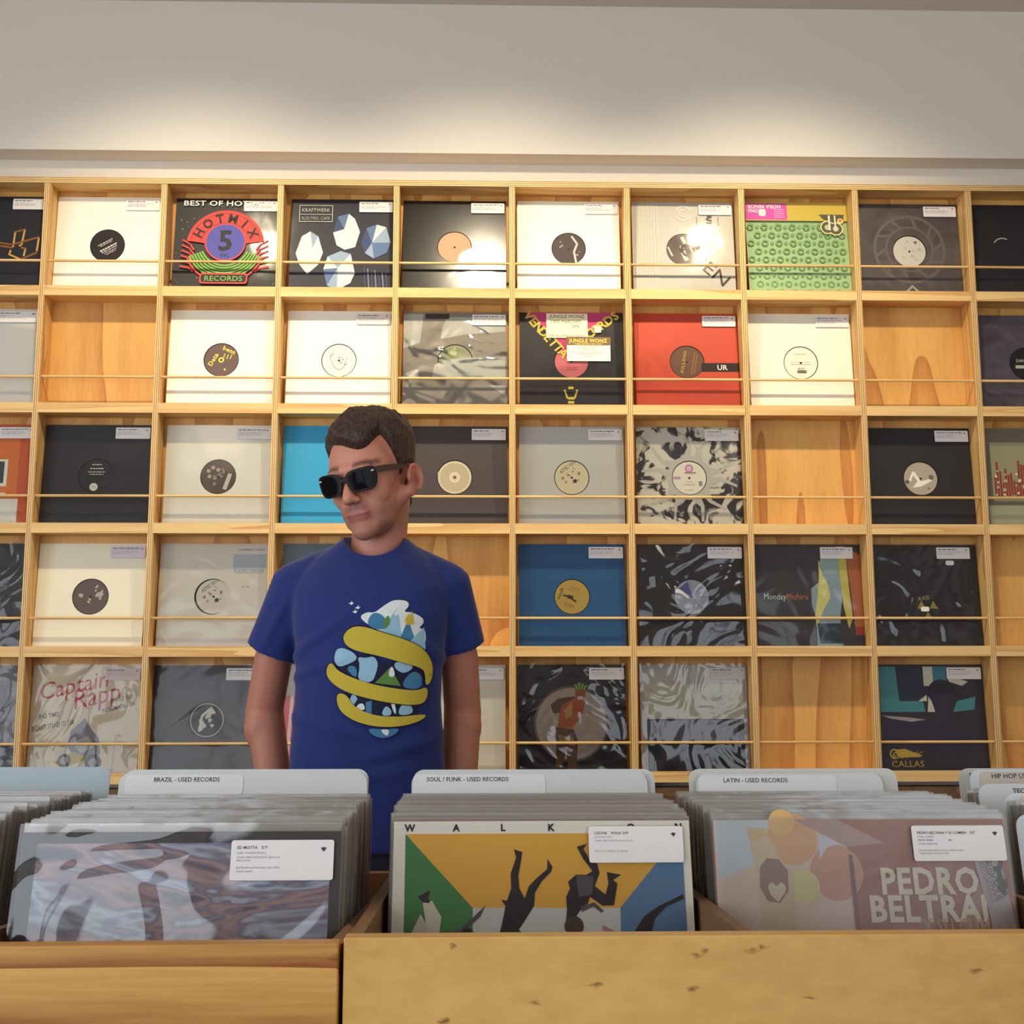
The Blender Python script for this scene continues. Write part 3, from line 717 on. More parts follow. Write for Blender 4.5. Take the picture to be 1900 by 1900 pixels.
# (row, cell): offset, label, kwargs
WALL = {
 (1, 0): (.0, 'navy record with interlaced gold line logo, top left corner cell', dict(cover=(27, 28, 36), art=art_gold_logo, wrap=M_CLEAR)),
 (1, 1): (-.007, 'white record with black centre label in the top row, left of the HOT MIX record', dict(cover=WHITE, hole=((36, 30, 32), L_TEXT((206, 200, 192), 30)))),
 (1, 2): (.003, 'black record with a red arched HOT MIX 5 logo', dict(cover=(34, 28, 30), art=art_hotmix, wrap=M_CLEAR)),
 (1, 3): (.006, 'dark navy record with pale blue faceted shapes and a boxed KRAFTWERK title', dict(cover=(34, 34, 48), art=art_facet, wrap=M_CLEAR)),
 (1, 4): (.0, 'glossy black record with a salmon pink centre label catching a lamp glare', dict(cover=M_GLOSSBLACK, hole=((232, 166, 132), None), wrap=M_CREASED)),
 (1, 5): (.0, 'white record with dark brown centre label, top row, right of the glaring black one', dict(cover=WHITE, hole=((74, 62, 60), combo(blot_fn((150, 140, 134), 5, 2, .02, .05), lambda a: a.line([(.6, .9), (.76, .66), (.66, .4), (.72, .06)], .06, (206, 196, 190)))))),
 (1, 6): (.004, 'grey record printed OPEN on the diagonal in large serif letters', dict(cover=(198, 193, 182), hole=((88, 70, 64), l_stripes), art=art_open, wrap=M_CLEAR)),
 (1, 7): (.008, 'green record covered in rings with a mustard top band and magenta sticker', dict(cover=(148, 178, 126), art=art_green)),
 (1, 8): (.008, 'smoky brown record with a pale centre label and a faint gear print', dict(cover=M_SMOKE, hole=((214, 208, 196), l_moon), art=art_gear, wrap=M_CLEAR)),
 (1, 9): (.0, 'plain black record in the top right corner cell', dict(cover=(32, 30, 34), stick=False, art=lambda a: a.ring(.34, .55, .09, .1, (190, 180, 170), 60, 150))),
 (2, 0): (.0, 'cloudy white record at the left edge of the second row', dict(cover=(226, 222, 210), wrap=M_CREASED, stick_kw=dict(u0=.3))),
 (2, 2): (.0, 'white record with a brown centre label lettered Data in yellow', dict(cover=(244, 240, 226), hole=((104, 84, 80), l_data), stick=False)),
 (2, 3): (.003, 'white record with a grey sketched white label, above the blue cyan cover', dict(cover=(240, 236, 226), hole=((228, 224, 214), l_sketch), stick_kw=dict(c=(222, 216, 214)))),
 (2, 4): (.004, 'grey and white patched record with an olive centre label under lamp glare', dict(cover=(168, 156, 140), art=art_patches, hole=((176, 180, 140), l_olive), wrap=M_CRUMPLED)),
 (2, 5): (.006, 'black record with pink wedge, yellow VENDETTA lettering and a JUNGLE WONZ sticker', dict(cover=(46, 40, 44), art=art_vendetta, hole=((224, 118, 122), l_pinktext), wrap=M_CREASED, stick=False)),
 (2, 6): (.008, 'orange red record with a black band reading UR', dict(cover=(214, 74, 44), art=art_ur, hole=((110, 74, 54), l_gold), wrap=M_CLEAR)),
 (2, 7): (.006, 'white record with a white printed centre label, right of the orange red one', dict(cover=(240, 236, 218), hole=((232, 228, 210), l_white))),
 (2, 9): (.0, 'smoky violet record with a black centre label at the right edge', dict(cover=M_SMOKE2, hole=((32, 28, 30), l_da), wrap=M_CLEAR, stick=False)),
 (3, 0): (.0, 'orange record picturing a white computer screen at the left edge', dict(cover=(196, 84, 36), art=art_orange_screen, wrap=M_CREASED)),
 (3, 1): (-.008, 'black record with a black printed centre label, third row left', dict(cover=(32, 29, 33), hole=((40, 35, 37), l_vt), wrap=M_CLEAR)),
 (3, 2): (.002, 'white record with a brown centre label of reels, left of the cyan cover', dict(cover=(240, 234, 214), hole=((92, 76, 66), l_reel), wrap=M_CLEAR)),
 (3, 3): (.0, 'plain cyan blue record partly behind the man\'s head', dict(cover=(44, 150, 196), stick=False)),
 (3, 4): (.004, 'charcoal record with a metallic beige centre label right of the man\'s head', dict(cover=(62, 54, 54), hole=((168, 156, 128), l_photo))),
 (3, 5): (.004, 'pale grey record with a cream script centre label in the third row', dict(cover=(208, 206, 196), hole=((226, 212, 172), l_aztec), wrap=M_CREASED)),
 (3, 6): (.007, 'black and white record with an organic webbed print around a cream label', dict(cover=M_ORGANIC, art=art_organic, hole=((238, 230, 204), l_cut), wrap=M_CLEAR)),
 (3, 8): (.008, 'black record whose grey centre label pictures a swimmer', dict(cover=(34, 31, 34), hole=((170, 158, 142), l_swim))),
 (3, 9): (.0, 'olive record with red brush lettering at the right edge', dict(cover=(120, 112, 96), art=art_brush_red, wrap=M_CLEAR, stick=False)),
 (4, 0): (.0, 'black record in creased plastic at the left edge of the fourth row', dict(cover=(40, 34, 40), wrap=M_CRUMPLED, stick=False)),
 (4, 1): (-.008, 'white record with a blotched brown centre label, fourth row left', dict(cover=(234, 228, 204), hole=((92, 80, 76), l_dark), stick_kw=dict(c=(216, 208, 214)))),
 (4, 2): (-.003, 'white record with a pale blue stamp, in creased plastic beside the man\'s sleeve', dict(cover=(226, 218, 200), art=art_stamp, hole=((220, 210, 194), l_aztec), hole_kw=dict(dx=.003), wrap=M_CREASED, stick=False)),
 (4, 3): (.006, 'grey blue record mostly behind the man\'s shoulder', dict(cover=(96, 112, 122), wrap=M_CLEAR, stick=False)),
 (4, 5): (.002, 'royal blue record with a gold centre label', dict(cover=(26, 88, 140), hole=((186, 156, 74), l_gun), wrap=M_CLEAR)),
 (4, 6): (.007, 'black record in crumpled plastic with a pale blue fan centre label', dict(cover=(42, 36, 40), hole=((206, 210, 222), l_fan), wrap=M_CRUMPLED)),
 (4, 7): (.008, 'dark record titled MondayMichiru with a pale figure in yellow and orange', dict(cover=(60, 54, 56), art=art_figure_monday, wrap=M_CREASED, stick_kw=dict(u0=.62, u1=.93))),
 (4, 8): (.008, 'black record with a small gold three bladed logo and two white stickers', dict(cover=(36, 32, 36), art=art_axis, wrap=M_CRUMPLED, stick_kw=dict(u0=.62, u1=.94))),
 (5, 0): (.0, 'dark patterned record at the left edge of the bottom row', dict(cover=M_LEAFY, wrap=M_CRUMPLED, stick=False)),
 (5, 1): (-.008, 'cream record with red brush title Captain Rapp over a motorbike drawing', dict(cover=(228, 204, 168), art=art_captain, wrap=M_CRUMPLED, stick_kw=dict(c=(206, 190, 186)))),
 (5, 2): (-.007, 'charcoal record with a black and white centre label, left of the man\'s arm', dict(cover=(66, 60, 62), hole=((46, 40, 42), l_sneaker), wrap=M_CREASED)),
 (5, 3): (-.006, 'pink and red striped record behind the man\'s elbow', dict(cover=(206, 92, 104), art=art_pinkstripe, wrap=M_CLEAR, stick=False)),
 (5, 4): (-.002, 'plain white record half hidden by the man\'s forearm', dict(cover=(232, 224, 204), wrap=M_CLEAR)),
 (5, 5): (.0, 'black record picturing a green haired dancer in a round spotlight', dict(cover=(38, 32, 38), art=art_spotlit, wrap=M_CRUMPLED)),
 (5, 6): (.007, 'record with a cream upper half and dark lower half in glossy plastic', dict(cover=(212, 204, 190), art=art_halves, wrap=M_CRUMPLED, stick_kw=dict(c=(206, 198, 196)))),
 (5, 8): (.008, 'dark teal record with a shadowed head and gold Electric CALLAS lettering', dict(cover=(44, 38, 46), art=art_callas, wrap=M_CLEAR)),
}
LEANS = {(1, 1): 3.0, (1, 2): 5.5, (1, 3): 5.0, (1, 4): 8.0, (1, 5): 5.0, (1, 6): 4.6, (1, 7): 7.4, (1, 8): 4.0, (2, 4): 7.0, (2, 2): 4.5, (2, 6): 6.0}
for k, ((r_, c_), (dx, lab, kw)) in enumerate(WALL.items()):
    cx = (div_x(c_ - 1) + div_x(c_)) / 2 + max(-.0068, min(.0068, dx))
    ln = LEANS.get((r_, c_), 3.6 + 1.4 * ((k * 37) % 10) / 10)
    e = record((cx, WALL_Y + 0.0662 - S * math.sin(R(ln)), lip_z(r_) + TH + 0.0008), lab, seed=k * 5, rot=0, lean=ln, **kw)
    if (r_, c_) == (2, 5):
        a = Art(S, -0.0045); art_vendetta_stickers(a); a.build('title_sticker', e)['label'] = 'cream title stickers lettered JUNGLE WONZ'
    if (r_, c_) == (4, 8):
        for (u, v, t) in ((.70, .80, 12), (.43, .36, -8)):
            a = Art(S, -0.0045); a.rrect(u, v, u + .08, v + .045, .015, (232, 226, 216)); a.build('small_sticker', e)
# ------------------------------------------------------------------ record bins in front
PANEL_Y, PANEL_TOP = 1.04, 1.034
def bin_unit(name_label, loc, rotz, xs, panel_mat, slope, width, top=1.031):
    """xs: centre lines of the partitions in the unit's frame; width = (x0, x1) of the unit"""
    e = empty('record_bin', loc, (0, 0, R(rotz))); tag(e, name_label, 'record bin')
    x0, x1 = width
    b = MB(); b.box(x0, x1, 0, 0.02, 0.74, top, panel_mat); o = b.build('front_panel', e, bevel=0.0012)
    for k, x in enumerate(xs):
        b = MB(); t = 0.006; y0, y1 = 0.0205, 0.62; za, zb_ = top - 0.005, top - 0.005 - slope * (y1 - y0)
        pts = [(y0, 0.785), (y1, 0.785), (y1, zb_), (y0, za)]
        A = [(x - t, p[0], p[1]) for p in pts]; B = [(x + t, p[0], p[1]) for p in pts]
        b.mesh(A + B, [(0, 1, 2, 3)[::-1], (4, 5, 6, 7), (0, 1, 5, 4), (1, 2, 6, 5), (2, 3, 7, 6), (3, 0, 4, 7)], M_BINWOOD)
        b.build('partition', e)
    b = MB(); b.box(x0, x1, 0.0205, 0.62, 0.765, 0.785, M_BINWOOD); b.build('bin_floor', e)
    b = MB(); b.box(x0, x1, 0.6205, 0.638, 0.74, 0.985, M_BINWOOD); b.build('back_panel', e)
    b = MB(); b.box(x0 + 0.02, x1 - 0.02, 0.05, 0.6, 0.06, 0.764, M_BINWOOD); b.build('lower_cabinet', e)
    b = MB(); b.box(x0 + 0.05, x1 - 0.05, 0.09, 0.56, 0.0, 0.06, mat((60, 52, 46))); b.build('plinth', e)
    return e
bin_unit('pine record bin at the left with warm striped grain front panel', (-0.1205, PANEL_Y - 0.002, 0), 0.6, (-0.006, -0.350, -0.735), M_PANEL, 0.10, (-1.08, 0), 1.027)
bin_unit('pine record bin in the centre and right with pale knotty front panel', (-0.1165, PANEL_Y, 0), 0.0, (0.006, 0.350, 0.694, 1.10, 1.414), M_PANEL_B, 0.05, (0, 1.42))

def packed(loc, lean, c, label, group, hplus=0.0, seed=0, th=0.0034, roll=0.0):
    o = link('record_sleeve', PACK_ME(c, th), None, loc); o.rotation_euler = (R(-lean), R(roll), 0)
    tag(o, label, 'record', group)
    link('plastic_sleeve', PL_ME, o, (0, 0, 0)).scale = (1, 1, 1 + hplus)
    return o
PACK_CACHE = {}
def PACK_ME(c, th):
    if c not in PACK_CACHE:
        PACK_CACHE[c] = cover_mesh(c, False, th).me('jacket')
    return PACK_CACHE[c]
b = MB(); b.box(-S / 2 - 0.0022, S / 2 + 0.0022, -0.0008, 0.0042, 0.0, S + 0.006, M_MILKY); PL_ME = b.me('plastic_sleeve')
PACK_COLS = [(176, 160, 140), (148, 132, 116), (122, 104, 88), (196, 184, 168), (98, 84, 74), (164, 144, 120), (206, 196, 180), (80, 70, 66), (140, 124, 112), (158, 138, 114)]
ACCENTS = [(86, 104, 150), (176, 92, 96), (150, 60, 70), (90, 120, 130)]
def pack(xc, y0, n, dy, lean, z0, label, group, seed, jx=0.0026, drift=0.0, accents=(), col=None):
    rnd = random.Random(seed)
    for k in range(n):
        c = ACCENTS[accents[k]] if k in accents else rnd.choice(PACK_COLS)
        dz = rnd.uniform(0, 0.006)                       # slides along its own slope
        packed((xc + rnd.uniform(-jx, jx) + drift * k / n, y0 + dy * k + dz * math.tan(R(lean)), z0 + dz), lean + rnd.uniform(-0.07, 0.07), c, label, group, rnd.uniform(-0.014, 0.001), roll=rnd.uniform(-0.25, 0.25))
Z0 = 0.7875
pack(0.0615, 1.2435, 34, 0.0066, 12, Z0, 'plastic covered record packed behind the WALK ON cover in the soul and funk bin', 'records packed in the soul and funk bin', 1, accents={4: 0, 9: 0, 0: 1}, drift=0.0)
pack(0.4055, 1.2435, 34, 0.0066, 12, Z0, 'plastic covered record packed behind the PEDRO BELTRAN cover in the latin bin', 'records packed in the latin bin', 2, accents={3: 3, 7: 1}, drift=0.0)
pack(-0.300, 1.1735, 44, 0.0066, 12, Z0, 'plastic covered record packed behind the shiny front cover in the Brazil bin', 'records packed in the Brazil bin', 3, accents={38: 1, 40: 2}, drift=0.0)
pack(-0.668, 1.246, 30, 0.0085, 12, Z0 + 0.004, 'plastic covered record packed in the far left bin behind the cream cover', 'records packed in the far left bin', 4, accents={22: 2, 14: 0}, drift=0.01)

# section dividers with lettered tabs
def card(xc, y, top, w, lean, label, text=None, tx=None, th_=0.0058, tw=None, paper=None, c=(212, 216, 216), z0=Z0, h=0.345, pc=(226, 228, 230)):
    e = empty('divider_card', (xc, y, z0), (R(-lean), 0, 0)); tag(e, label, 'divider card', 'section divider cards in the bins')
    h = (top - z0) / math.cos(R(lean))
    a = Art(1.0, 0.0); pts = [(.5 - w / 2, 0), (.5 + w / 2, 0)]; r_ = 0.014
    for cx, cy, a0 in ((.5 + w / 2 - r_, h - r_, 0), (.5 - w / 2 + r_, h - r_, 90)):
        for k in range(6): pts.append((cx + r_ * math.cos(R(a0 + 18 * k)), cy + r_ * math.sin(R(a0 + 18 * k))))
    b = MB(); m = mat(c, 0.4); n = len(pts)
    F = [(p[0] - .5, 0, p[1]) for p in pts]; B = [(p[0] - .5, 0.0012, p[1]) for p in pts]
    b.mesh(F + B, [tuple(range(n)), tuple(range(2 * n - 1, n - 1, -1))] + [(k, k + n, (k + 1) % n + n, (k + 1) % n) for k in range(n)], m)
    b.build('card', e)
    host = e
    if paper:
        a = Art(1.0, -0.0006); x0, x1, hh = paper
        a.rrect(.5 + x0, h - hh, .5 + x1, h - 0.003, 0.006, pc); host = a.build('paper_label', e); host['label'] = 'white paper label strip'
    if text:
        a = Art(1.0, -0.0009); a.text(text, .5 + tx, h - 0.0115, th_, (34, 34, 38), bold=0.01, width=tw); a.build('lettering', host)
    return e
card(-0.302, 1.468, 1.1285, 0.312, 12, 'white divider card lettered BRAZIL - USED RECORDS', 'BRAZIL - USED RECORDS', -0.112, .0054, .082, (-.148, 0.0, .028))
card(-0.300, 1.4765, 1.1315, 0.31, 12, 'blank white divider card behind the Brazil divider')
card(-0.37, 1.486, 1.129, 0.16, 12, 'grey blank divider card at the left rear of the Brazil bin', c=(176, 190, 194))
card(0.060, 1.472, 1.1275, 0.30, 12, 'white divider card lettered SOUL / FUNK - USED RECORDS', 'SOUL / FUNK - USED RECORDS', -0.131, .0052, .104, (-.148, .02, .034))
card(0.066, 1.481, 1.1300, 0.31, 12, 'blank white divider card behind the soul and funk divider')
card(0.393, 1.472, 1.1250, 0.24, 12, 'white divider card lettered LATIN - USED RECORDS', 'LATIN - USED RECORDS', -0.085, .0052, .082, (-.118, .06, .034))
card(0.400, 1.481, 1.1300, 0.27, 12, 'blank pale divider card behind the latin divider', c=(206, 206, 200))
card(-0.655, 1.52, 1.132, 0.34, 12, 'grey blank divider card at the back of the far left bin', c=(172, 188, 194))
card(0.762, 1.30, 1.0935, 0.322, 11, 'front white divider card lettered HOUSE in the right bin', 'HOUSE', -0.140, .0056, None, c=(214, 222, 228))
card(0.775, 1.352, 1.1115, 0.322, 11, 'white divider card lettered NY, second in the right bin', 'NY HOUSE', -0.128, .0056, None, (-.145, .05, .03), c=(214, 220, 222), pc=(214, 208, 196))
card(0.776, 1.428, 1.1155, 0.322, 11, 'white divider card lettered TECHNO in the right bin', 'TECHNO', -0.118, .0056, None, c=(212, 218, 220))
card(0.794, 1.495, 1.1275, 0.322, 11, 'white divider card lettered HIP HOP USED in the right bin', 'HIP HOP USED', -0.132, .0062, .056, (-.148, .04, .032), c=(208, 214, 214), pc=(204, 196, 182))
card(0.798, 1.548, 1.1255, 0.322, 10, 'rearmost pale divider card lettered NI in the right bin', 'NI', -0.146, .0056, None, c=(200, 202, 198))
pack(0.775, 1.306, 5, 0.0085, 11, Z0, 'plastic covered record between the front dividers of the right bin', 'records packed in the right bin', 6)
pack(0.78, 1.436, 6, 0.0085, 11, Z0, 'plastic covered record behind the techno divider of the right bin', 'records behind the techno divider', 8)

# front covers
def iridescent():  # pastel cover print with the sleeve's window reflections painted in as swirls
    m = bpy.data.materials.new('pastel_reflection_print'); m.use_nodes = True; nt = m.node_tree; L = nt.links.new
    bs = nt.nodes['Principled BSDF']; tc = nd(nt, 'ShaderNodeTexCoord')
    mp = nd(nt, 'ShaderNodeMapping'); mp.inputs['Rotation'].default_value = (0, R(-38), 0); mp.inputs['Scale'].default_value = (4.5, 1, 11)
    L(tc.outputs['Object'], mp.inputs['Vector'])
    n = nd(nt, 'ShaderNodeTexNoise'); n.inputs['Scale'].default_value = 1.0; n.inputs['Detail'].default_value = 3; n.inputs['Distortion'].default_value = 1.8
    L(mp.outputs[0], n.inputs['Vector'])
    c = ramp(nt, n.outputs[0], [(0.30, lin((52, 42, 74))), (0.38, lin((104, 88, 104))), (0.44, lin((190, 148, 146))), (0.49, lin((124, 108, 128))), (0.54, lin((200, 204, 222))), (0.60, lin((112, 116, 150))), (0.66, lin((214, 166, 150))), (0.76, lin((70, 60, 78)))])
    L(c, bs.inputs['Base Color']); bs.inputs['Roughness'].default_value = 0.4
    return m
M_IRID = iridescent()
def art_brazil(a):
    a.rect(.05, 0, .97, .965, M_IRID)
    o = (176, 110, 78)
    a.line([(.72, .60), (.75, .54), (.80, .57), (.77, .62)], .006, o); a.line([(.80, .66), (.83, .54), (.87, .62), (.89, .56)], .006, o); a.line([(.90, .64), (.91, .57), (.94, .65), (.95, .58)], .006, o)
def c5(x, y): return (((640 + x / 2.714) - 757) / 535.0, 1 - ((1400 + y / 2.714) - 1525) / 541.0)
def q5(*pts): return [c5(*p) for p in pts]
def art_walk(a):
    a.rect(.04, 0, .972, .958, (200, 200, 194))
    a.poly(q5((375, 400), (1727, 400), (1415, 752), (705, 748)), (224, 166, 62))
    a.poly(q5((375, 400), (705, 748), (705, 1200), (380, 1500)), (66, 124, 68)); a.poly(q5((1730, 395), (1735, 1500), (1412, 1200), (1415, 752)), (88, 122, 158))
    k, k2 = (38, 30, 32), (84, 74, 76)
    for t, x in (('W', 395), ('A', 622), ('L', 853), ('K', 1090), ('O', 1480), ('N', 1715)):
        u, v = c5(x, 387); a.text(t, u, v, .022, k, align='C', bold=.06)
    a.poly(q5((905, 475), (945, 488), (940, 525), (925, 600), (930, 660), (955, 705), (975, 650), (1010, 615), (1065, 570), (1068, 522), (1092, 560), (1085, 582), (1040, 625), (1005, 680), (1000, 740), (960, 800), (925, 850), (965, 880), (960, 960), (860, 960), (830, 880), (850, 800), (862, 740), (842, 712), (870, 715), (890, 660), (888, 590), (915, 515)), k)
    a.poly(q5((1212, 465), (1262, 450), (1245, 475), (1270, 520), (1310, 545), (1320, 590), (1295, 650), (1345, 690), (1362, 640), (1355, 585), (1425, 598), (1385, 622), (1405, 640), (1385, 740), (1330, 742), (1270, 700), (1260, 730), (1215, 770), (1195, 800), (1225, 815), (1228, 860), (1195, 882), (1155, 870), (1150, 825), (1158, 760), (1155, 700), (1175, 660), (1165, 630), (1205, 596), (1255, 598), (1285, 580), (1240, 520)), k)
    a.poly(q5((1205, 600), (1290, 605), (1280, 690), (1215, 700)), k2); a.poly(q5((1225, 745), (1290, 725), (1335, 765), (1325, 775), (1285, 745), (1230, 770)), k2)
    u, v = c5(1190, 835); a.disc(u, v, .032, (72, 50, 44), 16)
    a.poly(q5((465, 725), (510, 715), (555, 790), (545, 880), (520, 1000), (480, 1000), (490, 860)), (206, 198, 176)); a.poly(q5((410, 870), (455, 775), (490, 830), (480, 990), (420, 1000)), (196, 188, 168)); a.poly(q5((442, 695), (500, 665), (490, 700), (500, 725), (465, 722)), k)
    a.poly(q5((640, 850), (720, 780), (765, 738), (740, 790), (670, 850), (710, 880), (700, 900), (560, 885), (545, 860)), k2); u, v = c5(680, 872); a.disc(u, v, .022, k, 12)
    a.poly(q5((1330, 832), (1410, 872), (1400, 890), (1325, 850)), (176, 130, 110))
    a.poly(q5((1480, 860), (1530, 790), (1600, 745), (1690, 705), (1720, 690), (1725, 712), (1640, 745), (1580, 800), (1560, 860), (1640, 870), (1640, 900), (1480, 890)), k)
def c6(x, y): return (((1240 + x / 2.879) - 1313) / 530.0, min(1.0, 1 - ((1400 + y / 2.879) - 1532) / 541.0))
def q6(*pts): return [c6(*p) for p in pts]
def art_latin(a):
    a.rect(0, 0, 1, 1, (158, 90, 74)); a.poly(q6((215, 348), (640, 348), (900, 500), (915, 950), (915, 1700), (215, 1700)), (214, 190, 172))
    a.poly(q6((215, 348), (560, 348), (480, 430), (420, 600), (230, 690)), (196, 204, 210))
    u, v = c6(620, 480); a.disc(u, v, .085, (214, 162, 120)); u, v = c6(835, 650); a.disc(u, v, .09, (200, 142, 118)); u, v = c6(570, 395); a.disc(u, v, .045, (222, 180, 110), 20)
    a.poly(q6((760, 460), (870, 455), (880, 500), (800, 520), (755, 580)), (206, 198, 214)); u, v = c6(660, 720); a.disc(u, v, .055, (214, 200, 140))
    a.poly(q6((640, 348), (860, 348), (1100, 500), (900, 520)), (176, 140, 132))
    a.poly(q6((385, 415), (480, 425), (560, 600), (610, 640), (605, 1200), (450, 1200), (425, 650)), (206, 186, 150)); a.poly(q6((440, 620), (480, 575), (540, 580), (585, 640), (580, 740), (530, 800), (470, 790), (435, 720)), (140, 104, 92))
    a.poly(q6((475, 715), (495, 695), (520, 715), (545, 695), (568, 715), (560, 750), (522, 795), (485, 755)), (206, 190, 160))
    for k in range(7):
        t = R(20 + 22 * k); u, v = c6(470, 500); a.line([(u + .025 * math.cos(t), v + .025 * math.sin(t)), (u + .05 * math.cos(t), v + .05 * math.sin(t))], .006, (214, 176, 90))
    a.poly(q6((905, 560), (925, 560), (935, 1700), (905, 1700)), (118, 70, 66))
    a.poly(q6((1230, 900), (1400, 560), (1470, 560), (1300, 950), (1300, 1500), (1230, 1500)), (160, 108, 88)); a.poly(q6((1450, 900), (1560, 700), (1590, 760), (1520, 950), (1500, 1500), (1440, 1500)), (166, 116, 92))
    wt = (226, 212, 190); u0, v0 = c6(1060, 755); u1, v1 = c6(1562, 630)
    a.text('PEDRO', u0, v0, v1 - v0, wt, bold=.055, width=u1 - u0)
    u0, v0 = c6(990, 892); u1, v1 = c6(1672, 768); a.text('BELTRAN', u0, v0, v1 - v0, wt, bold=.055, width=u1 - u0)
    u, v = c6(1475, 592); a.text('EP 1 & 1', u, v, .012, (206, 150, 90), width=.06)
    u, v = c6(1250, 960); a.text('Y SU CUMBIA', u, v, .05, (200, 150, 110), bold=.02, width=.3)
    a.poly(q6((1545, 555), (1690, 555), (1725, 945), (1735, 1500), (1650, 1500), (1612, 945)), (170, 158, 158))
    u, v = c6(1600, 600); a.text('RUSH HOUR', u, v, .028, (90, 80, 86), rot=-79, bold=.03, width=.13); u, v = c6(1575, 605); a.text('RECORDINGS', u, v, .014, (110, 100, 104), rot=-79, width=.13)
    for p in (((1690, 595), (1680, 630), (1655, 635)), ((1670, 640), (1680, 700), (1665, 730), (1690, 760)), ((1660, 690), (1700, 700), (1690, 735))): a.line(q6(*p), .016, (62, 54, 60))
T_ED = [("ED MOTTA   'S/T'", .78, .07, (70, 66, 70), .02), ('LABEL: WARNER (BRAZIL)', .66, .045, (150, 146, 150), 0), ('COND: VERY GOOD PLUS / Sleeve VG+', .55, .045, (130, 126, 130), 0), ('PRICE: EURO', .47, .045, (140, 136, 140), 0), ('Best Brazilian soul funk album, first edition', .3, .045, (140, 136, 140), 0), ('original pressing', .21, .045, (140, 136, 140), 0)]
T_OZ = [("OZONE   'WALK ON'", .78, .07, (80, 76, 80), .02), ('MOTOWN / USA', .68, .045, (160, 156, 160), 0), ('COND: VERY GOOD PLUS / Sleeve VG+', .58, .045, (160, 156, 160), 0), ('With: Do Ya and Keep On Walking', .3, .045, (160, 156, 160), 0)]
T_PB = [("PEDRO BELTRAN Y SU CUMBIA   'S/T'", .76, .07, (60, 56, 62), .02), ('LATIN / CUMBIA', .66, .045, (140, 136, 140), 0), ('PRICE: EURO                    40,-', .56, .055, (90, 84, 120), .0), ('COND: NEAR MINT', .46, .045, (140, 136, 140), 0), ('Massive cumbia album from the seventies, limited', .28, .045, (130, 126, 130), 0), ('original copies, very hard to find', .2, .045, (130, 126, 130), 0)]
G3 = 'front records of the bins'
record((-0.299, 1.158, Z0), 'shiny record with painted-in reflections at the front of the left bin, in heavily folded plastic', (62, 54, 58), art=art_brazil, wrap=M_BIGFOLD, lean=12, group=G3, seed=91, stick_kw=dict(u0=.66, v0=.85, u1=.982, v1=.972, lines=T_ED, y=-.005), wrap_kw=dict(w=S + .006, z1=S + .008))
record((0.0635, 1.2335, Z0), 'record with green, orange and blue walls and upside down dancers titled WALK ON', (234, 228, 212), art=art_walk, wrap=M_CLEAR, lean=12, group=G3, seed=92, stick_kw=dict(u0=.656, v0=.862, u1=.974, v1=.98, lines=T_OZ, y=-.005))
record((0.4035, 1.2335, Z0), 'brownish pink record lettered PEDRO BELTRAN at the front of the right bin', (148, 96, 84), art=art_latin, wrap=M_HAZE, lean=12, group=G3, seed=93, stick_kw=dict(u0=.674, v0=.862, u1=.99, v1=.978, lines=T_PB, y=-.005))
record((-0.6685, 1.236, Z0 + .004), 'plain cream record cover at the far left edge of the bins', (214, 204, 162), wrap=M_CLEAR, lean=12, group=G3, seed=94, stick=False)
# ------------------------------------------------------------------ the man
PX, PY = -0.216, 2.30
person = empty('person', (PX, PY, 0))
tag(person, 'man in a blue printed t-shirt and dark sunglasses standing between bins and shelving', 'person')

def ellipsoid(bm, c, r, M=None, seg=20):
    mm = Matrix.Translation(c) @ Matrix.Diagonal((r[0], r[1], r[2], 1))
    if M: mm = M @ mm
    bmesh.ops.create_uvsphere(bm, u_segments=seg, v_segments=seg // 2 + 2, radius=1.0, matrix=mm)
def capsule(bm, p0, p1, r0, r1, M=None, seg=16, flat=False, sy=1.0):
    p0, p1 = Vector(p0), Vector(p1); ax = (p1 - p0); L_ = ax.length; q = ax.to_track_quat('Z', 'Y').to_matrix()
    prof = []
    if flat: prof = [(0, 0.0), (0, r0), (L_, r1), (L_, 0.0)]
    else:
        for k in range(6): a = R(-90 + 18 * k); prof.append((r0 * math.sin(a), r0 * math.cos(a)))
        prof += [(L_ * t, r0 + (r1 - r0) * t) for t in (0.0, 0.25, 0.5, 0.75, 1.0)]
        for k in range(1, 6): a = R(18 * k); prof.append((L_ + r1 * math.sin(a), r1 * math.cos(a)))
    rings = []
    for (h, rr) in prof:
        ring = []
        for k in range(seg):
            t = 2 * math.pi * k / seg; v = p0 + q @ Vector((rr * math.cos(t), rr * math.sin(t) * sy, h))
            if M: v = M @ v
            ring.append(bm.verts.new(v))
        rings.append(ring)
    for a, b_ in zip(rings, rings[1:]):
        for k in range(seg): bm.faces.new((a[k], a[(k + 1) % seg], b_[(k + 1) % seg], b_[k]))
    bm.faces.new(rings[0][::-1]); bm.faces.new(rings[-1])
def loft(bm, rows, seg=40, p=2.4):
    """rows: (z, cx, cy, half width, half depth)"""
    rings = []
    for (z, cx, cy, a_, b_) in rows:
        ring = []
        for k in range(seg):
            t = 2 * math.pi * k / seg; c, s = math.cos(t), math.sin(t)
            ring.append(bm.verts.new((cx + a_ * math.copysign(abs(c) ** (2 / p), c), cy + b_ * math.copysign(abs(s) ** (2 / p), s), z)))
        rings.append(ring)
    for a, b_ in zip(rings, rings[1:]):
        for k in range(seg): bm.faces.new((a[k], a[(k + 1) % seg], b_[(k + 1) % seg], b_[k]))
    bm.faces.new(rings[0][::-1]); bm.faces.new(rings[-1])
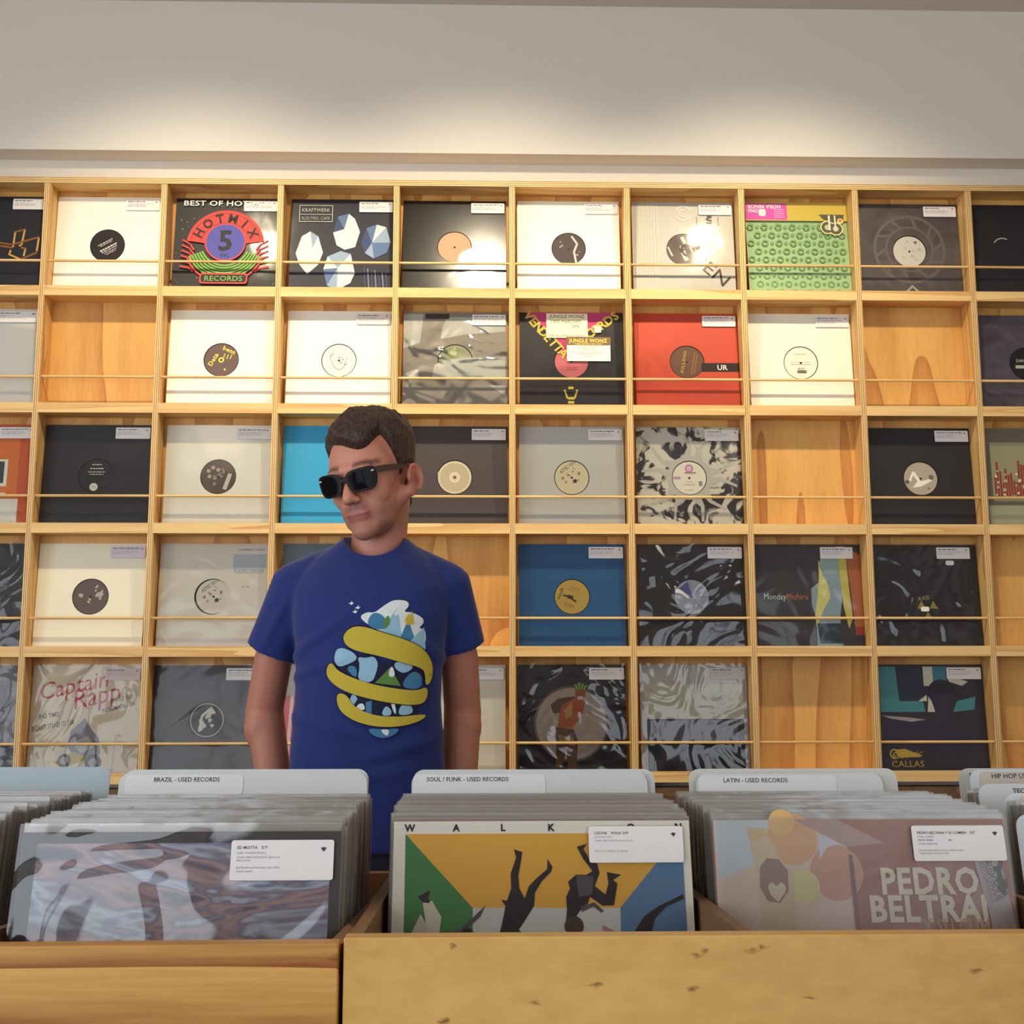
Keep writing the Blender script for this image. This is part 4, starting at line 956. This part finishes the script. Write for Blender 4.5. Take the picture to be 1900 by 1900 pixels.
def fuse(bm, voxel, smooth_it, cutter=None, smooth_f=0.5):
    """weld overlapping closed shapes into one continuous surface"""
    bmesh.ops.recalc_face_normals(bm, faces=bm.faces)
    me = bpy.data.meshes.new('tmp'); bm.to_mesh(me); bm.free()
    o = bpy.data.objects.new('tmp', me); COL.objects.link(o)
    md = o.modifiers.new('r', 'REMESH'); md.mode = 'VOXEL'; md.voxel_size = voxel
    if smooth_it:
        ms = o.modifiers.new('s', 'SMOOTH'); ms.factor = smooth_f; ms.iterations = smooth_it
    if cutter:
        cm = bpy.data.meshes.new('cut'); cutter.to_mesh(cm); cutter.free(); co = bpy.data.objects.new('cut', cm); COL.objects.link(co)
        mb = o.modifiers.new('b', 'BOOLEAN'); mb.operation = 'DIFFERENCE'; mb.object = co; mb.solver = 'EXACT'
    bpy.context.view_layer.update()
    dg = bpy.context.evaluated_depsgraph_get(); dg.update()
    out = bpy.data.meshes.new_from_object(o.evaluated_get(dg))
    bpy.data.objects.remove(o)
    if cutter: bpy.data.objects.remove(co)
    out.polygons.foreach_set('use_smooth', [True] * len(out.polygons)); out.materials.clear()
    return out
def sstep(a, b_, x):
    t = max(0.0, min(1.0, (x - a) / (b_ - a))); return t * t * (3 - 2 * t)

# world coordinates; objects are parented with the offset taken out
HEAD = Matrix.Translation((-0.212, 2.29, 1.631)) @ Matrix.Rotation(R(-8), 4, 'Y') @ Matrix.Rotation(R(-27), 4, 'Z') @ Matrix.Rotation(R(10), 4, 'X')
bm = bmesh.new()
H = HEAD
ellipsoid(bm, (0, .014, .043), (.073, .093, .08), H, 28)
ellipsoid(bm, (0, -.042, .02), (.065, .052, .08), H, 28)
ellipsoid(bm, (0, -.04, -.055), (.055, .052, .056), H, 24)
ellipsoid(bm, (0, -.077, -.094), (.026, .022, .02), H)
ellipsoid(bm, (.026, -.045, -.076), (.024, .036, .022), H); ellipsoid(bm, (-.026, -.045, -.076), (.024, .036, .022), H)
ellipsoid(bm, (.036, -.06, -.02), (.026, .026, .034), H); ellipsoid(bm, (-.036, -.06, -.02), (.026, .026, .034), H)
for sx in (1, -1):
    capsule(bm, (sx * .049, .002, -.04), (sx * .015, -.07, -.089), .02, .017, H); ellipsoid(bm, (sx * .026, -.055, -.055), (.025, .03, .034), H)
ellipsoid(bm, (0, -.086, .024), (.052, .014, .012), H)
ellipsoid(bm, (0, -.074, -.06), (.03, .024, .028), H)
capsule(bm, (0, -.09, .012), (0, -.112, -.03), .008, .0115, H); ellipsoid(bm, (.011, -.1, -.034), (.009, .01, .008), H); ellipsoid(bm, (-.011, -.1, -.034), (.009, .01, .008), H)
ellipsoid(bm, (0, -.0915, -.0592), (.029, .007, .004), H); ellipsoid(bm, (0, -.0905, -.0672), (.024, .007, .005), H)
for sx in (1, -1):
    E = H @ Matrix.Translation((sx * .074, .012, -.021)) @ Matrix.Rotation(R(-sx * 17), 4, 'Z') @ Matrix.Rotation(R(-8), 4, 'X')
    ellipsoid(bm, (sx * .003, .0, .006), (.006, .017, .025), E); ellipsoid(bm, (sx * .001, -.004, -.017), (.005, .011, .015), E)
    for k in range(26):                                   # rim of the ear
        t = R(-60 + 10 * k); ellipsoid(bm, (sx * .009, .0175 * math.cos(t) + .001, .006 + .026 * math.sin(t)), (.0055, .004, .004), E, 10)
capsule(bm, H @ Vector((0, .022, -.045)), (-0.214, 2.338, 1.455), .05, .057, seg=24)
# chest, arms and hands, legs
loft(bm, [(.86, PX, 2.31, .13, .09), (1.0, PX, 2.31, .128, .085), (1.2, PX, 2.31, .128, .088), (1.34, PX, 2.315, .14, .095), (1.43, PX, 2.325, .12, .075), (1.47, PX, 2.33, .075, .06)])
ARM = {-1: ((-.355, 2.33, 1.405), (-.412, 2.365, 1.285), (-.432, 2.39, 1.18), (-.408, 2.37, 1.055), (-.385, 2.36, .965)),
       1: ((-.085, 2.33, 1.40), (-.046, 2.365, 1.285), (-.040, 2.39, 1.18), (-.044, 2.37, 1.055), (-.052, 2.36, .965))}
for sx, (p0, p1, p2, p3, p4) in ARM.items():
    capsule(bm, p0, p1, .040, .0375); capsule(bm, p1, p2, .0375, .037); capsule(bm, p2, p3, .038, .0345); capsule(bm, p3, p4, .0335, .025)
    ellipsoid(bm, Vector(p2) + Vector((sx * .002, -.006, -.03)), (.0365, .037, .05))
    hx, hy, hz = p4
    ellipsoid(bm, (hx, hy, hz - .045), (.02, .042, .05))
    for k, (dy, l) in enumerate(((-.03, .062), (-.011, .072), (.009, .068), (.028, .054))):
        m0 = Vector((hx, hy + dy, hz - .085)); m1 = m0 + Vector((-sx * .008, -.004, -l * .55)); m2 = m1 + Vector((-sx * .018, -.003, -l * .4))
        capsule(bm, m0, m1, .0092, .0085, seg=10); capsule(bm, m1, m2, .0085, .0072, seg=10)
    t0 = Vector((hx, hy - .036, hz - .03)); t1 = t0 + Vector((-sx * .008, -.022, -.035)); capsule(bm, t0, t1, .011, .0095, seg=10); capsule(bm, t1, t1 + Vector((-sx * .008, -.004, -.03)), .0095, .008, seg=10)
for sx in (-1, 1):
    capsule(bm, (PX + sx * .08, 2.31, .88), (PX + sx * .1, 2.3, .5), .075, .05); capsule(bm, (PX + sx * .1, 2.3, .5), (PX + sx * .11, 2.32, .1), .048, .034)
body_me = fuse(bm, 0.0034, 11)
# skin colour per vertex: lips, stubble, ears and cheeks
Hi = HEAD.inverted()
ca = body_me.color_attributes.new('skin', 'FLOAT_COLOR', 'POINT')
base, lip, stub, red = Vector(lin((204, 136, 112))[:3]), Vector(lin((176, 100, 92))[:3]), Vector(lin((124, 84, 72))[:3]), Vector(lin((206, 122, 104))[:3])
armc = Vector(lin((182, 118, 96))[:3])
cols_ = []
for v in body_me.vertices:
    p = Hi @ v.co; c = base.copy()
    if v.co.z < 1.42: c = armc.copy()
    elif p.z > -.16:
        jaw = sstep(-.035, -.06, p.z) * sstep(.06, -.02, p.y) * (1 - 0.75 * sstep(-.1, -.125, p.z))
        mous = math.exp(-((p.x / .03) ** 2 + ((p.z + .048) / .008) ** 2)) * sstep(-.07, -.09, p.y)
        c = c.lerp(stub, min(1, 0.5 * jaw + 0.6 * mous))
        l = sstep(1.15, .8, ((p.x / .029) ** 2 + ((p.z + .063) / .0092) ** 2) ** .5) * sstep(-.085, -.095, p.y)
        c = c.lerp(lip, l)
        seam = math.exp(-((p.z + .0632) / .0016) ** 2) * sstep(.029, .022, abs(p.x)) * sstep(-.085, -.092, p.y); c = c.lerp(Vector((.1, .03, .03)), .75 * seam)
        brow = math.exp(-((p.z - .031 + abs(abs(p.x) - .034) * .12) / .0055) ** 2) * sstep(.012, .018, abs(p.x)) * sstep(.062, .055, abs(p.x)) * sstep(-.05, -.07, p.y)
        c = c.lerp(Vector(lin((70, 48, 42))[:3]), .85 * brow)
        if abs(p.x) > .07 and abs(p.y) < .05:
            c = c.lerp(red, .6); con = math.exp(-(((p.y - .012) / .009) ** 2 + ((p.z + .018) / .016) ** 2)); c = c.lerp(Vector(lin((120, 62, 54))[:3]), .75 * con)  # ear hollow darkened in the colour, standing in for its shade
    cols_ += (c.x, c.y, c.z, 1.0)
ca.data.foreach_set('color', cols_)
def skin_material():
    m = bpy.data.materials.new('skin'); m.use_nodes = True; nt = m.node_tree; bs = nt.nodes['Principled BSDF']
    at = nd(nt, 'ShaderNodeAttribute'); at.attribute_name = 'skin'
    tc = nd(nt, 'ShaderNodeTexCoord'); n = nd(nt, 'ShaderNodeTexNoise'); n.inputs['Scale'].default_value = 60; n.inputs['Detail'].default_value = 4
    nt.links.new(tc.outputs['Object'], n.inputs['Vector'])
    mx = nd(nt, 'ShaderNodeMix', data_type='RGBA', blend_type='MULTIPLY'); mx.inputs['Factor'].default_value = 0.25
    nt.links.new(at.outputs['Color'], mx.inputs['A']); nt.links.new(n.outputs['Color'], mx.inputs['B'])
    nt.links.new(at.outputs['Color'], bs.inputs['Base Color'])
    bs.inputs['Roughness'].default_value = 0.5; bs.inputs['Subsurface Weight'].default_value = 0.0; bs.inputs['Subsurface Radius'].default_value = (.01, .004, .002); bs.inputs['Subsurface Scale'].default_value = 0.5
    bp = nd(nt, 'ShaderNodeBump'); bp.inputs['Strength'].default_value = 0.12; bp.inputs['Distance'].default_value = 0.002
    nt.links.new(n.outputs[0], bp.inputs['Height']); nt.links.new(bp.outputs[0], bs.inputs['Normal'])
    return m
body_me.materials.append(skin_material())
body_bvh = BVHTree.FromPolygons([v.co.copy() for v in body_me.vertices], [tuple(p.vertices) for p in body_me.polygons])
OFF = (-PX, -PY, 0)
link('body', body_me, person, OFF)

# hair: short crop with a swept fringe, grown off the skull surface
def hairline(ph):
    """height of the hairline (head frame) by angle from the face, degrees; ph<0 = his right"""
    a_ = abs(ph)
    if a_ < 58:
        f = .074 + .004 * (a_ / 58) - .020 * math.exp(-((ph - 22) / 20.0) ** 2)
        return f
    if a_ < 72: return .078 - (a_ - 58) / 14 * .052
    if a_ < 88: return .026 - (a_ - 72) / 16 * .036
    if a_ < 118: return -.010 + sstep(86, 94, a_) * .020
    return .010 - sstep(112, 150, a_) * .083
bm = bmesh.new()
ellipsoid(bm, (0, .014, .043), (.073, .093, .08), H, 28); ellipsoid(bm, (0, -.042, .02), (.065, .052, .08), H, 28); ellipsoid(bm, (0, .02, -.05), (.05, .05, .06), H, 28)
sk = fuse(bm, .004, 6); skull_bvh = BVHTree.FromPolygons([v.co.copy() for v in sk.vertices], [tuple(p.vertices) for p in sk.polygons])
b = MB(); NA, NE = 180, 80; vs = []; fs = []
O = HEAD @ Vector((0, .008, .02))
for j in range(NE + 1):
    el = R(-62 + 152 * j / NE)
    for i in range(NA):
        az = 2 * math.pi * i / NA
        dl = Vector((math.sin(az) * math.cos(el), -math.cos(az) * math.cos(el), math.sin(el)))
        dw = (HEAD.to_3x3() @ dl).normalized()
        far = O + dw * 0.4
        hit, nrm, idx, dist = skull_bvh.ray_cast(far, -dw)
        rad = 0.4 - dist if hit is not None else 0.09
        rad = min(rad, 0.118)
        p = Vector((0, .008, .02)) + dl * rad
        ph = math.degrees(math.atan2(p.x, -p.y)) if (abs(p.x) + abs(p.y)) > 1e-5 else 0
        s = p.z - hairline(ph)
        top = sstep(.03, .085, p.z)
        T = .0055 + .0145 * top + .004 * sstep(60, 10, abs(ph)) * top
        nz = noise.noise(p * 55) * .5 + noise.noise(Vector((p.x * 130, p.y * 60, p.z * 130))) * .5
        T *= 1 + .38 * nz
        t = sstep(-.006 + .004 * nz, .012, s)
        vs.append(HEAD @ (Vector((0, .008, .02)) + dl * (rad - .008 * (1 - t) + T * t)))
for j in range(NE):
    for i in range(NA):
        k = j * NA + i; k2 = j * NA + (i + 1) % NA; fs.append((k, k2, k2 + NA, k + NA))
def hair_material():
    m = bpy.data.materials.new('dark_brown_hair'); m.use_nodes = True; nt = m.node_tree; bs = nt.nodes['Principled BSDF']
    tc = nd(nt, 'ShaderNodeTexCoord'); mp = nd(nt, 'ShaderNodeMapping'); mp.inputs['Scale'].default_value = (260, 60, 110); nt.links.new(tc.outputs['Object'], mp.inputs['Vector'])
    n = nd(nt, 'ShaderNodeTexNoise'); n.inputs['Scale'].default_value = 1; n.inputs['Detail'].default_value = 4; nt.links.new(mp.outputs[0], n.inputs['Vector'])
    nt.links.new(ramp(nt, n.outputs[0], [(.3, lin((34, 22, 20))), (.75, lin((86, 62, 52)))]), bs.inputs['Base Color']); bs.inputs['Roughness'].default_value = .55
    bp = nd(nt, 'ShaderNodeBump'); bp.inputs['Strength'].default_value = .8; bp.inputs['Distance'].default_value = .004
    nt.links.new(n.outputs[0], bp.inputs['Height']); nt.links.new(bp.outputs[0], bs.inputs['Normal'])
    return m
b.mesh(vs, fs, hair_material())
hair = b.build('hair', person, loc=OFF, smooth=True); hair['label'] = 'short dark brown hair with a swept fringe'

# sunglasses
gl_e = bpy.data.objects.new('sunglasses', None); COL.objects.link(gl_e); gl_e.parent = person; gl_e['label'] = 'dark wayfarer style sunglasses'
gl_e.matrix_local = Matrix.Translation(OFF) @ HEAD @ Matrix.Translation((0, -.003, -.003))
M_FRAME = mat((26, 19, 18), 0.3, 0.12); M_LENS = mat((12, 11, 16), 0.1, 0.06)
def lens_outline(sx, g=1.0, n=28):
    pts = []
    for k in range(n):
        t = 2 * math.pi * k / n; c, s = math.cos(t), math.sin(t); e_ = 2 / 3.2
        x = .0265 * g * math.copysign(abs(c) ** e_, c); z = .0205 * g * math.copysign(abs(s) ** e_, s)
        x *= 1 + .12 * (z / .0205); z += .002 * (x * sx / .0265) if z > 0 else 0
        pts.append((sx * .034 + x, z + .003))
    return pts
def wrap_y(x): return -.1085 + (abs(x) / .065) ** 2 * .016
for sx in (-1, 1):
    b = MB(); o_ = lens_outline(sx, .86); n = len(o_)
    b.mesh([(x, wrap_y(x) - .001, z) for x, z in o_] + [(sx * .034, wrap_y(.034) - .0022, .003)], [(k, (k + 1) % n, n) for k in range(n)], M_LENS); b.build('lens', gl_e, smooth=True)
    b = MB(); i_, o2 = lens_outline(sx, .85), lens_outline(sx, 1.08)
    A = [(x, wrap_y(x) - .002, z) for x, z in i_]; B = [(x, wrap_y(x) - .002, z) for x, z in o2]; C = [(x, wrap_y(x) + .0025, z) for x, z in i_]; D = [(x, wrap_y(x) + .0025, z) for x, z in o2]
    b.mesh(A + B + C + D, sum([[(k, (k + 1) % n, n + (k + 1) % n, n + k), (n + k, n + (k + 1) % n, 3 * n + (k + 1) % n, 3 * n + k), (2 * n + k, 2 * n + (k + 1) % n, (k + 1) % n, k)] for k in range(n)], []), M_FRAME); b.build('rim', gl_e, smooth=False)
    b = MB(); path = [(.062, -.094, .016, .006), (.072, -.07, .0155, .006), (.0765, -.03, .014, .005), (.0785, .004, .012, .004), (.076, .024, .0, .003)]
    vs = []; fs = []
    for (x, y, z, hh) in path: vs += [(sx * (x - .0012), y, z - hh), (sx * (x + .0015), y, z - hh), (sx * (x + .0015), y, z + hh), (sx * (x - .0012), y, z + hh)]
    for k in range(len(path) - 1):
        for q in range(4): fs.append((4 * k + q, 4 * k + (q + 1) % 4, 4 * k + 4 + (q + 1) % 4, 4 * k + 4 + q))
    fs += [(0, 1, 2, 3), tuple(4 * (len(path) - 1) + q for q in (3, 2, 1, 0))]
    b.mesh(vs, fs, mat((74, 54, 44), .3, .5)); b.build('temple', gl_e)
    b = MB(); b.box(sx * .058 - .003, sx * .058 + .003, -.0985, -.097, .0145, .0175, mat((190, 186, 178), .3)); b.build('rivet', gl_e)
b = MB(); b.box(-.010, .010, -.111, -.106, .004, .0135, M_FRAME); b.build('bridge', gl_e, bevel=.001)

# t-shirt
bm = bmesh.new()
loft(bm, [(.93, PX, 2.305, .158, .112), (1.0, PX, 2.305, .150, .106), (1.08, PX - .003, 2.303, .146, .103), (1.2, PX - .003, 2.303, .139, .104), (1.29, PX - .001, 2.305, .142, .112), (1.36, PX, 2.308, .15, .116), (1.41, PX, 2.315, .152, .108), (1.445, PX, 2.322, .140, .094), (1.475, PX + .001, 2.33, .118, .078), (1.502, PX + .003, 2.335, .082, .064), (1.52, PX + .004, 2.338, .06, .055)], 56, 2.3)
capsule(bm, (-.255, 2.335, 1.462), (-.362, 2.33, 1.418), .053, .054, seg=24); capsule(bm, (-.17, 2.335, 1.462), (-.076, 2.33, 1.418), .053, .054, seg=24)
capsule(bm, (-.355, 2.328, 1.432), (-.414, 2.362, 1.296), .056, .0525, flat=True, seg=28)
capsule(bm, (-.082, 2.328, 1.432), (-.043, 2.362, 1.302), .056, .050, flat=True, seg=28)
cut = bmesh.new()
M_ = Matrix.Translation((-.2125, 2.290, 1.542)) @ Matrix.Rotation(R(20), 4, 'X')
ellipsoid(cut, (0, 0, 0), (.067, .088, .066), M_, 32)
for p1, p2, r_ in (((-.405, 2.356, 1.315), (-.432, 2.372, 1.262), .0475), ((-.046, 2.357, 1.32), (-.029, 2.372, 1.27), .0455)):
    capsule(cut, p1, p2, r_, r_, flat=True, seg=28)
shirt_me = fuse(bm, 0.0042, 12, cut)
nrms = [v.normal.copy() for v in shirt_me.vertices]
for v in shirt_me.vertices:                                # folds
    x, y, z = v.co; f = 0.0
    for (ax, az, ang, amp, wid, ln) in ((-.335, 1.30, 35, .006, .016, .10), (-.10, 1.30, -38, .005, .016, .09), (-.33, 1.255, 18, .004, .014, .09), (-.30, 1.16, -12, .004, .02, .12), (-.14, 1.12, 15, .004, .02, .1), (-.25, 1.06, 8, .004, .018, .14), (-.40, 1.35, 60, .004, .014, .06), (-.05, 1.36, -62, .004, .014, .06)):
        dx, dz = x - ax, z - az; c, s = math.cos(R(ang)), math.sin(R(ang)); u, w_ = dx * c + dz * s, -dx * s + dz * c
        f += amp * math.exp(-(w_ / wid) ** 2 - (u / ln) ** 2) * math.cos(w_ / wid * 1.6)
    f += .0025 * noise.noise(Vector((x * 9, y * 9, z * 7)))
    if z < 1.46: v.co = v.co + nrms[v.index] * f
def cloth(name, c, scale=420, rough=.85):
    m = bpy.data.materials.new(name); m.use_nodes = True; nt = m.node_tree; bs = nt.nodes['Principled BSDF']
    tc = nd(nt, 'ShaderNodeTexCoord'); n = nd(nt, 'ShaderNodeTexNoise'); n.inputs['Scale'].default_value = scale; nt.links.new(tc.outputs['Object'], n.inputs['Vector'])
    bp = nd(nt, 'ShaderNodeBump'); bp.inputs['Strength'].default_value = .2; bp.inputs['Distance'].default_value = .001
    nt.links.new(n.outputs[0], bp.inputs['Height']); nt.links.new(bp.outputs[0], bs.inputs['Normal'])
    bs.inputs['Base Color'].default_value = lin(c); bs.inputs['Roughness'].default_value = rough; bs.inputs['Specular IOR Level'].default_value = .2
    bs.inputs['Sheen Weight'].default_value = .25; bs.inputs['Sheen Roughness'].default_value = .4
    return m
shirt_me.materials.append(cloth('blue_jersey', (40, 53, 114)))
shirt_bvh = BVHTree.FromPolygons([v.co.copy() for v in shirt_me.vertices], [tuple(p.vertices) for p in shirt_me.polygons])
shirt = link('t_shirt', shirt_me, person, OFF); shirt['label'] = 'royal blue cotton t-shirt with a yellow and pale blue print'

# shirt print: plain ribbon and landscape shapes in the print's colours
def smooth_pts(pts, it=2):
    for _ in range(it):
        out = []
        for k in range(len(pts)):
            a, c = Vector(pts[k]), Vector(pts[(k + 1) % len(pts)]); out += [tuple(a.lerp(c, .25)), tuple(a.lerp(c, .75))]
        pts = out
    return pts
class Decal:
    def __init__(s): s.bm = bmesh.new(); s.mats = []; s.lay = 0
    def add(s, pts, c, rnd=True, it=2):
        s.lay += 1; m = mat(c, .8, .2)
        if m not in s.mats: s.mats.append(m)
        if rnd: pts = smooth_pts(pts, it)
        xy = [((420 + px / 3.654 - 896) * .001 , 1.262 + (1252.8 - (960 + py / 3.654)) * .001) for px, py in pts]
        b2 = bmesh.new(); vs = [b2.verts.new((x, 0, z)) for x, z in xy]
        es = [b2.edges.new((vs[k], vs[(k + 1) % len(vs)])) for k in range(len(vs))]
        bmesh.ops.triangle_fill(b2, edges=es, use_beauty=True)
        for _ in range(5):
            long = [e for e in b2.edges if e.calc_length() > .007]
            if not long: break
            bmesh.ops.subdivide_edges(b2, edges=long, cuts=1); bmesh.ops.triangulate(b2, faces=b2.faces[:])
        mp = {}
        for v in b2.verts:
            h, nrm, i, d = shirt_bvh.ray_cast(Vector((v.co.x, 1.6, v.co.z)), Vector((0, 1, 0)))
            y = (h.y if h is not None else 2.2) - .0012 - .00018 * s.lay
            mp[v] = s.bm.verts.new((v.co.x, y, v.co.z))
        for f in b2.faces:
            try: nf = s.bm.faces.new([mp[v] for v in f.verts]); nf.material_index = s.mats.index(m)
            except ValueError: pass
        b2.free()
    def build(s, name, parent):
        bmesh.ops.recalc_face_normals(s.bm, faces=s.bm.faces); me = bpy.data.meshes.new(name); s.bm.to_mesh(me); s.bm.free()
        for m in s.mats: me.materials.append(m)
        return link(name, me, parent)
YL, YD, PB, TB, WH, GR, LN = (202, 180, 66), (40, 36, 50), (150, 192, 214), (72, 128, 166), (224, 232, 232), (96, 138, 66), (34, 36, 60)
dc = Decal()
dc.add([(1010, 700), (1080, 640), (1140, 605), (1230, 612), (1240, 650), (1200, 690), (1260, 690), (1330, 725), (1340, 760), (1300, 800), (1350, 800), (1352, 930), (1200, 870), (1040, 820), (900, 730), (960, 690)], WH)
dc.add([(1060, 815), (1165, 655), (1195, 865)], PB, False); dc.add([(1185, 860), (1235, 740), (1290, 900)], TB, False); dc.add([(1245, 890), (1340, 790), (1352, 940)], PB, False)
dc.add([(1165, 655), (1140, 705), (1155, 720), (1165, 705), (1178, 725)], WH, False); dc.add([(960, 760), (1000, 690), (1070, 710), (1110, 790), (1060, 810), (990, 800)], TB); dc.add([(1060, 790), (1100, 700), (1120, 760), (1090, 800)], GR)
dc.add([(1215, 740), (1235, 700), (1250, 715), (1262, 680), (1275, 770), (1225, 780)], YL, False)
for (x, y) in ((852, 632), (897, 662), (880, 690)): dc.add([(x - 18, y), (x - 4, y - 4), (x + 4, y - 18), (x + 6, y - 2), (x + 20, y - 6), (x + 4, y + 12)], WH, False)
dc.add([(740, 960), (790, 925), (850, 940), (900, 985), (960, 960), (1040, 1000), (1060, 1040), (1150, 1015), (1300, 1050), (1345, 1100), (1320, 1215), (1150, 1195), (1000, 1170), (850, 1120), (745, 1050)], LN)
dc.add([(745, 985), (760, 940), (800, 930), (850, 950), (890, 975), (900, 1010), (840, 1040), (780, 1060), (750, 1030)], PB); dc.add([(900, 1150), (920, 1050), (900, 990), (960, 1000), (1010, 985), (1040, 1030), (1030, 1090), (1000, 1165)], PB)
dc.add([(1020, 1165), (1120, 1060), (1190, 1185)], GR, False); dc.add([(1180, 1195), (1260, 1080), (1330, 1110), (1325, 1212)], TB); dc.add([(1140, 1060), (1160, 1015), (1290, 1050), (1210, 1110)], PB); dc.add([(1105, 1110), (1130, 1040), (1155, 1110), (1130, 1130)], WH); dc.add([(830, 1080), (850, 1045), (900, 1060), (900, 1140)], TB)
dc.add([(840, 1260), (880, 1225), (1000, 1270), (1150, 1310), (1300, 1320), (1320, 1360), (1200, 1388), (1050, 1382), (930, 1350)], LN)
dc.add([(850, 1280), (878, 1222), (905, 1270), (880, 1310)], PB, False); dc.add([(890, 1320), (940, 1290), (960, 1340), (920, 1345)], WH); dc.add([(960, 1290), (1000, 1280), (1000, 1370), (960, 1360)], TB, False); dc.add([(1060, 1380), (1090, 1310), (1130, 1340), (1130, 1382)], PB); dc.add([(1170, 1380), (1190, 1310), (1240, 1300), (1275, 1340), (1260, 1375)], PB); dc.add([(1125, 1300), (1130, 1250), (1160, 1245), (1168, 1275), (1145, 1270), (1165, 1365), (1150, 1370)], WH)
def band(pts): 
    cx = sum(p[0] for p in pts) / len(pts); cy = sum(p[1] for p in pts) / len(pts)
    dc.add([(cx + (p[0] - cx) * 1.015, cy + (p[1] - cy) * 1.05) for p in pts], YD); dc.add(pts, YL)
band([(800, 850), (860, 790), (950, 790), (1050, 825), (1200, 868), (1330, 925), (1385, 1000), (1402, 1080), (1385, 1165), (1350, 1185), (1350, 1110), (1330, 1065), (1200, 1030), (1050, 985), (900, 955), (820, 915)])
band([(712, 1035), (688, 1090), (715, 1150), (800, 1212), (950, 1262), (1150, 1302), (1300, 1315), (1362, 1285), (1368, 1185), (1300, 1218), (1150, 1202), (980, 1168), (850, 1122), (765, 1078), (738, 1035)])
band([(772, 1228), (764, 1290), (800, 1362), (900, 1422), (1050, 1456), (1200, 1452), (1320, 1420), (1368, 1378), (1300, 1376), (1200, 1388), (1050, 1384), (940, 1352), (865, 1302), (835, 1242)])
dc.add([(970, 1462), (1080, 1470), (1195, 1462), (1150, 1510), (1080, 1530), (1010, 1510)], TB); dc.add([(1060, 1470), (1120, 1470), (1110, 1515), (1080, 1500)], WH)
pr_ = dc.build('shirt_print', shirt); pr_['label'] = 'yellow ribbon coils with pale blue shapes printed on the chest'
# trousers and shoes (below the bins)
bm = bmesh.new()
loft(bm, [(.80, PX, 2.31, .165, .115), (.93, PX, 2.31, .155, .108), (1.0, PX, 2.31, .145, .1)], 40)
for sx in (-1, 1):
    capsule(bm, (PX + sx * .08, 2.31, .86), (PX + sx * .1, 2.3, .5), .09, .068); capsule(bm, (PX + sx * .1, 2.3, .5), (PX + sx * .11, 2.32, .075), .068, .055, flat=True)
tm = fuse(bm, 0.008, 3); tm.materials.append(cloth('dark_denim', (36, 38, 52))); link('trousers', tm, person, OFF)
for sx in (-1, 1):
    bm = bmesh.new(); ellipsoid(bm, (PX + sx * .11, 2.27, .035), (.048, .135, .034)); ellipsoid(bm, (PX + sx * .11, 2.335, .06), (.042, .055, .05))
    for v in bm.verts: v.co.z = max(v.co.z, .0)
    sm = fuse(bm, .006, 2)
    lo = min(v.co.z for v in sm.vertices)
    for v in sm.vertices: v.co.z -= lo - .0005
    sm.materials.append(mat((48, 44, 44), .7)); link('shoe', sm, person, OFF)
bpy.data.scenes.remove(TEXT_SCENE)
